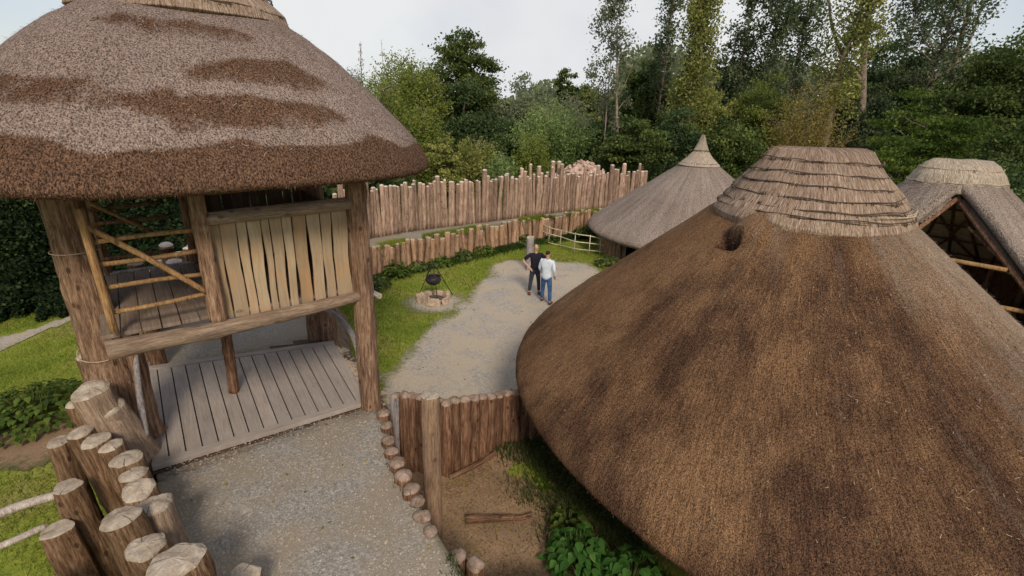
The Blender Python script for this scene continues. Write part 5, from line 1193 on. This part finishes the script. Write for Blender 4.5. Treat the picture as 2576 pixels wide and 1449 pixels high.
T_(1345, 318, 34, 62, 'shoots', 'larch', 'slender yellow green willow in front of the silvery willow', 0.15, 0.02, 17, 0.06, n=110, nl=80, name='bush')
T_(1262, 372, 31, 52, 'shoots', 'willow', 'small grey green bush close behind the palisade left of the taller posts', 0.14, 0.02, 18, 0.05, n=90, nl=70, name='bush')
# birch and the trees right of it
PALE = T_(1553, -40, 36, 68, 'polar', 'poplar', 'sparse pale barked poplar with a bare leaning limb right of the sky gap', 0.17, 0.36, 19, 0.05, 60, n=130, nl=34, sp=0.22)
T_(1700, -60, 44, 46, 'polar', 'aspen', 'tall thin sparse poplar second to the right of the sky gap', 0.20, 0.4, 20, 0.16, 50, n=90, nl=40, sp=0.26)
T_(1650, 120, 46, 86, 'broad', 'dark', 'dark green broadleaf tree between the two sparse poplars', 0.24, 0.06, 21, 0.22, n=170, nl=90, spread=0.11)
T_(1590, 190, 50, 60, 'broad', 'olive', 'yellowish tree crown behind the pale barked poplar', 0.24, 0.1, 22, 0.15, n=80, nl=90)
T_(1785, -60, 38, 62, 'polar', 'olive', 'tall ivy olive poplar standing directly above the pointed hut', 0.19, 0.10, 23, 0.2, 60, n=230, nl=60, sp=0.30)
T_(1600, 285, 33, 96, 'broad', 'dark', 'layered dark beech with level branches left of the pointed hut', 0.17, 0.02, 24, 0.12, 8, n=120, nl=110, spread=0.13, zs=0.3)
T_(1720, 262, 35, 90, 'broad', 'deep', 'dense dark green shrub tree directly behind the pointed hut', 0.19, 0.03, 25, 0.14, n=160, nl=100, name='bush')
T_(1850, 300, 33, 98, 'broad', 'dark', 'low dark green hedge bush between the pointed hut and the largest roundhouse cap', 0.17, 0.03, 26, 0.12, n=160, nl=100, name='bush')
T_(1858, 60, 52, 72, 'broad', 'aspen', 'dark dappled aspen with sky showing through, left of the yellow olive tree', 0.24, 0.35, 27, 0.2, 50, n=120, nl=42, spread=0.12)
T_(1905, -50, 50, 66, 'polar', 'aspen', 'slim trembling aspen reaching out of the top of the picture near its middle right', 0.23, 0.30, 28, 0.17, 50, n=130, nl=42, sp=0.30)
T_(1975, -50, 48, 70, 'polar', 'aspen', 'tall aspen with bare straight stem behind the yellow olive tree', 0.23, 0.30, 29, 0.17, 50, n=140, nl=42, sp=0.30)
T_(2050, -50, 50, 72, 'polar', 'aspen', 'tall leafy aspen left of the thick forked trunk', 0.23, 0.30, 30, 0.17, 50, n=150, nl=42, sp=0.32)
T_(1950, 170, 42, 96, 'broad', 'larch', 'yellow olive rounded tree beyond the largest roundhouse', 0.21, 0.06, 31, 0.18, n=150, nl=90, spread=0.13)
T_(1800, 190, 44, 78, 'broad', 'olive', 'olive crown behind the ivy olive poplar', 0.21, 0.06, 32, 0.15, n=110, nl=90)
T_(2062, 178, 34, 112, 'shoots', 'brown', 'brown olive thicket of fine bare twigs above the largest roundhouse cap', 0.13, 0.03, 33, 0.08, 60, n=210, nl=75, name='bush')
FORK = T_(2185, -60, 35, 78, 'polar', 'olive', 'thick pale trunk forking low with a long bare side branch, above the largest roundhouse', 0.19, 0.42, 34, 0.30, 50, n=130, nl=50, sp=0.32, lean=0.03)
T_(2262, 70, 40, 98, 'broad', 'deep', 'dark blue green dense tree right of the forked trunk', 0.23, 0.04, 35, 0.24, n=220, nl=100, spread=0.10)
T_(2215, 240, 36, 66, 'broad', 'aspen', 'grey green lower bush beneath the dark blue green tree', 0.19, 0.03, 36, 0.12, n=120, nl=100, name='bush')
T_(2330, -60, 48, 80, 'polar', 'aspen', 'tall sparse aspen behind the dark blue green tree', 0.23, 0.3, 37, 0.2, 50, n=140, nl=40, sp=0.34)
LEANER = T_(2440, -70, 38, 84, 'polar', 'aspen', 'leaning pale trunked tree with open crown near the top right corner', 0.20, 0.45, 38, 0.22, 60, n=130, nl=36, sp=0.34, lean=0.10)
T_(2372, 190, 31, 110, 'broad', 'fir', 'bright layered beech with level leafy tiers left of the open shelter ridge', 0.17, 0.03, 39, 0.12, 14, n=120, nl=90, spread=0.13, zs=0.22, lobes=8)
T_(2285, 335, 27, 90, 'broad', 'fir', 'low spreading bush with bright green level tiers beside the largest roundhouse cap', 0.14, 0.03, 40, 0.08, 8, n=80, nl=90, spread=0.13, zs=0.2, name='bush')
EDGE = T_(2560, 88, 36, 120, 'broad', 'dark', 'big dark olive tree at the right edge of the picture', 0.22, 0.04, 41, 0.26, n=230, nl=100, spread=0.11)
T_(2480, 150, 40, 90, 'broad', 'deep', 'dark shaded tree between the bright layered beech and the right edge', 0.22, 0.04, 42, 0.2, n=170, nl=100)
T_(2470, 400, 24, 110, 'broad', 'deep', 'dark bush seen beneath the open shelter roof at the right edge', 0.15, 0.02, 61, 0.1, 8, n=140, nl=90, name='bush')
T_(2600, 290, 26, 90, 'broad', 'dark', 'dark bush behind the open shelter at the right edge', 0.17, 0.02, 43, 0.1, n=140, nl=90, name='bush')
T_(2680, -20, 42, 90, 'polar', 'aspen', 'sparse tree just past the top right corner', 0.22, 0.3, 44, 0.2, n=100, nl=40, sp=0.34)
# left side, beyond and beneath the gatehouse eave
T_(30, 118, 30, 60, 'broad', 'dark', 'tree whose top shows at the left edge above the gatehouse roof slope', 0.18, 0.2, 45, 0.2, n=110, nl=80)
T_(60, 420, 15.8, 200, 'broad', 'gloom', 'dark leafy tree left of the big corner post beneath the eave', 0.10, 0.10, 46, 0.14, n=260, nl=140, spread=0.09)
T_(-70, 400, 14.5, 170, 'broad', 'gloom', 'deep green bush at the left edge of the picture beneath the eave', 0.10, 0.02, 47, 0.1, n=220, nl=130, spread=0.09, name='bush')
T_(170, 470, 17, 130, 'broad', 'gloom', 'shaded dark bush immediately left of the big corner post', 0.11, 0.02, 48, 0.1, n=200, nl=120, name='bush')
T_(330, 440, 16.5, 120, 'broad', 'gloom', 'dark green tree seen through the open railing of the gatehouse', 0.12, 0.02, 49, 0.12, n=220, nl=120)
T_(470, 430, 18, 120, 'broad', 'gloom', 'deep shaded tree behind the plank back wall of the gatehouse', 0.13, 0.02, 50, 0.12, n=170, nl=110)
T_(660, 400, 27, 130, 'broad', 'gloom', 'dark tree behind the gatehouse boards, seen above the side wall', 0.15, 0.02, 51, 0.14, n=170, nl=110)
T_(820, 380, 30, 110, 'broad', 'olive', 'olive green bush tree between the gatehouse post and the start of the palisade', 0.16, 0.02, 52, 0.14, n=150, nl=100)
T_(960, 395, 29, 80, 'broad', 'dark', 'low dark bush behind the left end of the pale palisade', 0.14, 0.02, 53, 0.1, n=130, nl=100, name='bush')
# pale stems and boughs that stand out in front of their crowns
def limbs(root, Y, lst):
    for pts, r in lst: tube_obj('limb', [YP(x, y, Y) for x, y in pts], r, M['tree_bark'], root, 8)
limbs(FORK, 36.5, [([(2168, 205), (2120, 140), (2092, 60), (2085, -10)], (0.14, 0.06)), ([(2165, 178), (2130, 182), (2086, 184)], (0.07, 0.03)), ([(2160, 430), (2166, 330), (2170, 230), (2172, 150), (2180, 80), (2192, -20)], (0.27, 0.15))])
limbs(LEANER, 39.5, [([(2380, 420), (2385, 330), (2392, 230), (2402, 160), (2425, 70), (2452, -20)], (0.24, 0.13)), ([(2400, 170), (2445, 90), (2480, -20)], (0.11, 0.06))])
limbs(PALE, 35.5, [([(1553, 430), (1552, 300), (1551, 230), (1553, 150), (1552, 60)], (0.12, 0.05)), ([(1553, 245), (1575, 205), (1592, 160)], (0.03, 0.015)), ([(1552, 280), (1572, 255), (1590, 262)], (0.03, 0.012))])
limbs(EDGE, 36, [([(2450, 262), (2500, 228), (2590, 172)], (0.03, 0.015))])
# far-off wood that reads as one mass
rng = np.random.default_rng(77); N = 60000
ang = rng.uniform(radians(-62), radians(62), N); R_ = rng.uniform(70, 95, N); hh = (7.5 + 4.5 * np.sin(ang * 9) * 0.3 + 3.0 * np.sin(ang * 31) * 0.4 + np.where(ang > 0.18, 5.0, 0)) * np.sqrt(rng.random(N))
P = np.stack([R_ * np.sin(ang), R_ * np.cos(ang), hh * (R_ / 80)], 1)
o = link('distant_wood', tree_crown_mesh('distant_wood', P, 0.8, rng, 'grey', 0.4 + rng.normal(0, .2, N), aspect=0.7)); tag(o, 'far off hazy wood behind all the trees', 'wood', kind='stuff')
rng = np.random.default_rng(78); N = 70000
ang = rng.uniform(radians(-75), radians(75), N); R_ = np.where(ang < -0.25, rng.uniform(26, 32, N), rng.uniform(48, 56, N)); hh = np.where(ang > 0.16, 7.0, 5.0) * rng.random(N) ** 0.8
P = np.stack([R_ * np.sin(ang), R_ * np.cos(ang), hh], 1)
o = link('undergrowth', tree_crown_mesh('undergrowth', P, 0.5, rng, 'deep', 0.35 + rng.normal(0, .2, N), aspect=0.7)); tag(o, 'dark scrub filling the gaps beneath the trees', 'undergrowth', kind='stuff')

rng = np.random.default_rng(79); N = 60000
sa, sb = G(-120, 818), G(520, 760); t_ = rng.random((N, 1)); dd = np.array([sb.x - sa.x, sb.y - sa.y]); dn = np.array([-dd[1], dd[0]]) / np.hypot(*dd)
P2 = np.array([[sa.x, sa.y]]) + t_ * dd + dn * (rng.random((N, 1)) * 3.5 + 0.35 * np.sin(t_ * 30) + 0.25 * np.sin(t_ * 71))
dep = ((P2 - np.array([[sa.x, sa.y]])) @ dn); P = np.column_stack([P2, np.clip(dep + 0.4, 0.25, 2.4) * rng.random(N) ** 1.2])
P = P[sdpoly(P[:, :2], walk_poly) > 0.8]
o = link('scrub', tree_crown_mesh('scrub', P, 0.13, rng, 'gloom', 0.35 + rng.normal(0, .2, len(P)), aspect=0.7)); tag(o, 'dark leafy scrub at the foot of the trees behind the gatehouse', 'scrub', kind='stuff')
# ---------- grass and plants
def blades(name, pts, hgt, wid, mat, seed, label, tone=0.45):
    rng = np.random.default_rng(seed); n = len(pts); a = rng.random(n) * 6.28; h = hgt * rng.uniform(0.5, 1.4, n); d = np.stack([np.cos(a), np.sin(a), np.zeros(n)], 1); bd = rng.normal(size=(n, 3)) * 0.4; bd[:, 2] = 0
    V = np.empty((n, 4, 3)); w = wid * rng.uniform(0.6, 1.3, n)[:, None]
    V[:, 0] = pts - d * w; V[:, 1] = pts + d * w; tip = pts + bd * h[:, None] + np.array([0, 0, 1]) * h[:, None]; V[:, 2] = tip + d * w * 0.3; V[:, 3] = tip - d * w * 0.3
    cl = fbm(pts, 0.8, 2)
    o = link(name, meshnp(name, V.reshape(-1, 3), np.arange(n * 4).reshape(n, 4), LM[mat], False, attrs={'rnd': ('FACE', np.clip(tone + (cl - 0.5) * 1.4 + rng.normal(0, 0.15, n), 0, 1))}))
    return tag(o, label, 'grass', kind='stuff')
rng = np.random.default_rng(20)
P = np.column_stack([rng.uniform(-6.2, 8, 150000), rng.uniform(9, 27.5, 150000)])
sdw = sdpoly(P, walk_poly); m = (court_sd(P) > -0.12 + rng.normal(0, 0.12, len(P))) & (sdw > 0.10) & (np.hypot(P[:, 0] - hp[0], P[:, 1] - hp[1]) > rng.uniform(0.6, 1.3, len(P))) & (np.hypot(P[:, 0] - FH.x, P[:, 1] - FH.y) > 4.2) & (P[:, 0] > RE[7][0] - 2.2)
P = P[m]; blades('grass', np.column_stack([P, ground_z(P)]), 0.055, 0.008, 'blade', 21, 'short green grass around the gravel court')
# taller weeds against the revetment
W_ = np.array([(p.x, p.y) for p in resamp(RB, 0.01)]); i = rng.integers(len(W_), size=26000); P = W_[i] + np.abs(rng.normal(0, 0.28, (26000, 1))) * np.array([[0.62, -0.78]]) + rng.normal(0, 0.05, (26000, 2))
dens = fbm(p3(P), 0.9, 2); P = P[dens + rng.random(len(P)) * 0.2 > 0.46]
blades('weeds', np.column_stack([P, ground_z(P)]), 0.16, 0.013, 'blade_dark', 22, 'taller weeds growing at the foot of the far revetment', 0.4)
# grass along the edges of the far walk
W_ = np.array([(p.x, p.y) for p in resamp(RE[11:], 0.01)]); i = rng.integers(len(W_), size=22000); P = W_[i] + rng.normal(0, 0.14, (22000, 1)) * np.array([[0.62, -0.78]]); P = P - np.array([[0.62, -0.78]]) * 0.12
P = P[fbm(p3(P), 0.5, 2) > 0.50]; blades('verge_grass', np.column_stack([P, np.full(len(P), 1.08)]), 0.13, 0.010, 'blade', 23, 'grass tufts growing along the edge of the far raised walk', 0.5)
P = np.column_stack([rng.uniform(-17, -4.6, 90000), rng.uniform(3.0, 17, 90000)]); sdw = sdpoly(P, walk_poly); m = (sdw > 0.4) & (sdpoly(P, lp) > rng.normal(0.1, 0.15, len(P))) & (sdpoly(P, lp2) > rng.normal(0.1, .1, len(P))) & (dirt_mask(P) > rng.uniform(0.7, 1.3, len(P)))
P = P[m]; blades('outer_grass', np.column_stack([P, ground_z(P)]), 0.07, 0.007, 'blade', 24, 'bright grass outside the palisade on the left', 0.5)
# shaded nettle grass under the roundhouse eave
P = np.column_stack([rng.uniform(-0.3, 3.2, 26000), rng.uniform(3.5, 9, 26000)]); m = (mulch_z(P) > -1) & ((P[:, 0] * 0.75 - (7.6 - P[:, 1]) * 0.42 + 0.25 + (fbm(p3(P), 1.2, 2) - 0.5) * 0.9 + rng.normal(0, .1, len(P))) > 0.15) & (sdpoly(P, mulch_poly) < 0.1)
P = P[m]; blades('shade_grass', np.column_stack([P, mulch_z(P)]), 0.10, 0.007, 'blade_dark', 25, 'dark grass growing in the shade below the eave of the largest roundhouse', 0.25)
# bark chips on the mulch
P = np.column_stack([rng.uniform(-2, 3, 16000), rng.uniform(3, 8.5, 16000)]); P = P[sdpoly(P, mulch_poly) < 0.05]
V_, Q_ = leaf_arrays(np.column_stack([P, mulch_z(P) + 0.012]), 0.045, rng, up_bias=0.85, aspect=0.25)
o = link('bark_chips', meshnp('bark_chips', V_, Q_, LM['brown'], False, attrs={'rnd': ('FACE', rng.random(len(Q_)))})); tag(o, 'loose bark chips and straw strewn over the mulch', 'bark chips', kind='stuff')
# pebbles on the bank beside the deck and on the foreground path
def pebbles(name, P, Z, s, mat, seed, label):
    rng = np.random.default_rng(seed); n = len(P); base = np.array([(1, 0, 0), (0, 1, 0), (-1, 0, 0), (0, -1, 0), (0, 0, 0.8)]); R = s * rng.lognormal(0, 0.45, n)
    V = np.column_stack([P, Z])[:, None, :] + base[None] * R[:, None, None] * rng.uniform(0.6, 1.2, (n, 5, 1)); b = (np.arange(n) * 5)[:, None]
    Q = np.concatenate([b + np.array([[0, 1, 4]]), b + np.array([[1, 2, 4]]), b + np.array([[2, 3, 4]]), b + np.array([[3, 0, 4]])])
    o = link(name, meshnp(name, V.reshape(-1, 3), Q, mat, True)); return tag(o, label, 'pebbles', kind='stuff')
P = np.column_stack([rng.uniform(-5.2, 1.5, 26000), rng.uniform(2, 7.4, 26000)]); P = P[sdpoly(P, walk_poly) < -0.06]
pebbles('loose_gravel', P, np.full(len(P), WZ - 0.02) + (fbm(p3(P), 0.9, 3) - 0.5) * 0.07, 0.0085, M['gravel'], 31, 'small loose stones scattered over the foreground gravel path')
W_ = np.array([(p.x, p.y) for p in resamp(RE[2:7], 0.01)]); i = rng.integers(len(W_), size=2500); P = W_[i] + rng.normal(0, 0.07, (2500, 2)); P = P[(fbm(p3(P), 2.5, 2) > 0.52) & (sdpoly(P, walk_poly) < 0.02)]
blades('path_weeds', np.column_stack([P, np.full(len(P), WZ - 0.03)]), 0.05, 0.006, 'blade_dark', 26, 'tiny weeds along the right edge of the foreground path', 0.5)
P = np.column_stack([rng.uniform(-3.5, 4.5, 1500), rng.uniform(8, 21, 1500)]); P = P[court_sd(P) < -0.05]
pebbles('court_pebbles', P, ground_z(P) + 0.02, 0.02, M['gravel'], 33, 'scattered larger pebbles on the gravel court')
P = np.column_stack([rng.uniform(-5, 4, 700), rng.uniform(3, 20, 700)]); dw = sdpoly(P, walk_poly); dc = court_sd(P); P = P[(dw < -0.05) | (dc < -0.05)]; zz_ = np.where(sdpoly(P, walk_poly) < -0.05, WZ + 0.0, 0.03)
V_, Q_ = leaf_arrays(np.column_stack([P, zz_ + 0.015]), 0.05, rng, up_bias=0.9, aspect=0.6)
tag(link('leaf_litter', meshnp('leaf_litter', V_, Q_, LM['brown'], False, attrs={'rnd': ('FACE', rng.random(len(Q_)))})), 'dry fallen leaves lying on the gravel', 'leaf litter', kind='stuff')
P = np.array([(-3.55, 9.0)]) + rng.normal(0, 1, (500, 2)) * np.array([[0.35, 0.8]]) @ np.array([[cos(0.6), sin(0.6)], [-sin(0.6), cos(0.6)]]); d_ = sdpoly(P, walk_poly); P = P[(d_ > 0) & (d_ < 1.3)]; 
pebbles('bank_stones', P, np.clip(1.15 - sdpoly(P, walk_poly) * 1.3, 0.02, 2), 0.05, M['stone'], 32, 'pale stones tumbled down the bank beside the gatehouse deck')
def broadleaf_plant(c, r, h, n, size, mat, label, seed, name='plant', group=None):
    rng = np.random.default_rng(seed); root = empty(name, c, label, 'plant', group); V = []; F = []; R = []; SV = []; SF = []
    for i in range(n):
        a = rng.random() * 6.28; q = sqrt(rng.random()) * r; z = h * (1 - (q / r) ** 2 * 0.6) * rng.uniform(0.5, 1.05); p = Vector((q * cos(a), q * sin(a), z)); d = Vector((cos(a + rng.normal(0, .5)), sin(a + rng.normal(0, .5)), rng.uniform(-0.35, 0.2))).normalized()
        s = d.cross(Vector((0, 0, 1))).normalized(); nrm = s.cross(d); L = size * rng.uniform(0.6, 1.3); b = len(V); t_ = np.clip(0.5 + rng.normal(0, .2), 0, 1)
        prof_ = [(0, 0.0), (0.15, 0.30), (0.4, 0.42), (0.7, 0.28), (1.0, 0.0)]
        for (u, w) in prof_:
            m_ = p + d * (L * u) - Vector((0, 0, 1)) * (L * 0.35 * u * u)
            V += [tuple(m_ + s * L * w + nrm * L * w * 0.3), tuple(m_), tuple(m_ - s * L * w + nrm * L * w * 0.3)]
        for k in range(4):
            q0 = b + 3 * k; F += [(q0, q0 + 1, q0 + 4, q0 + 3), (q0 + 1, q0 + 2, q0 + 5, q0 + 4)]; R += [t_, t_ * 0.8]
        if i % 3 == 0: tube(SV, SF, [(p.x * 0.3, p.y * 0.3, 0), tuple(p)], 0.006, 4)
    link('leaves', meshnp('leaves', V, F, LM[mat], True, attrs={'rnd': ('FACE', R)}), root); link('stem', meshnp('stem', SV, SF, LM['dark'], True, attrs={'rnd': ('POINT', [0.6] * len(SV))}), root); return root
c = G(1455, 1370, 0.45); c.z = float(mulch_z(np.array([[c.x, c.y]]))[0]) - 0.02
broadleaf_plant(c, 0.42, 0.62, 230, 0.125, 'bright', 'bright green broad leaved dock plant below the eave of the largest roundhouse', 51)
c2_ = G(1590, 1450, 0.35); c2_.z = 0.25
broadleaf_plant(c2_, 0.38, 0.42, 90, 0.13, 'bright', 'smaller dark leafy plant at the bottom edge under the roundhouse eave', 52)
c2_ = G(1430, 1300, 0.3); c2_.z = 0.15; broadleaf_plant(c2_, 0.25, 0.25, 60, 0.10, 'fir', 'small leafy weed just behind the broad leaved dock plant', 53)
k = 60
for (x, y, r, h, lab) in ((945, 728, 0.45, 0.5, 'dark nettle clump at the left end of the revetment by the gatehouse post'), (998, 697, 0.42, 0.55, 'round leafy clump against the revetment left of the hearth'), (1050, 680, 0.32, 0.32, 'small leafy clump at the foot of the revetment above the hearth'),
                          (1108, 668, 0.4, 0.35, 'low leafy clump behind the cauldron tripod against the revetment'), (1165, 652, 0.35, 0.4, 'leafy clump against the revetment under the leaning pale stake'), (1215, 640, 0.4, 0.4, 'bushy weed clump at the middle of the revetment'),
                          (1322, 616, 0.35, 0.45, 'yellow green fern clump at the left end of the hurdle fence'), (1468, 600, 0.45, 0.7, 'tall fern clump behind the hurdle fence beside the pointed hut eave'), (1528, 668, 0.45, 0.4, 'deep green weed clump at the wall of the pointed hut'),
                          (1380, 610, 0.3, 0.3, 'small green clump growing through the hurdle fence')):
    c = G(x, y); k += 1; broadleaf_plant(c, r * 1.1, h * 1.15, 170, 0.14, 'dark' if k % 2 else 'fir', lab, k, group='weed clumps along the revetment')
c = G(80, 1050); broadleaf_plant(Vector((c.x, c.y, 0)), 1.1, 0.55, 700, 0.12, 'fir', 'dark green bramble patch outside the palisade on the left', 81)
c = G(90, 985);
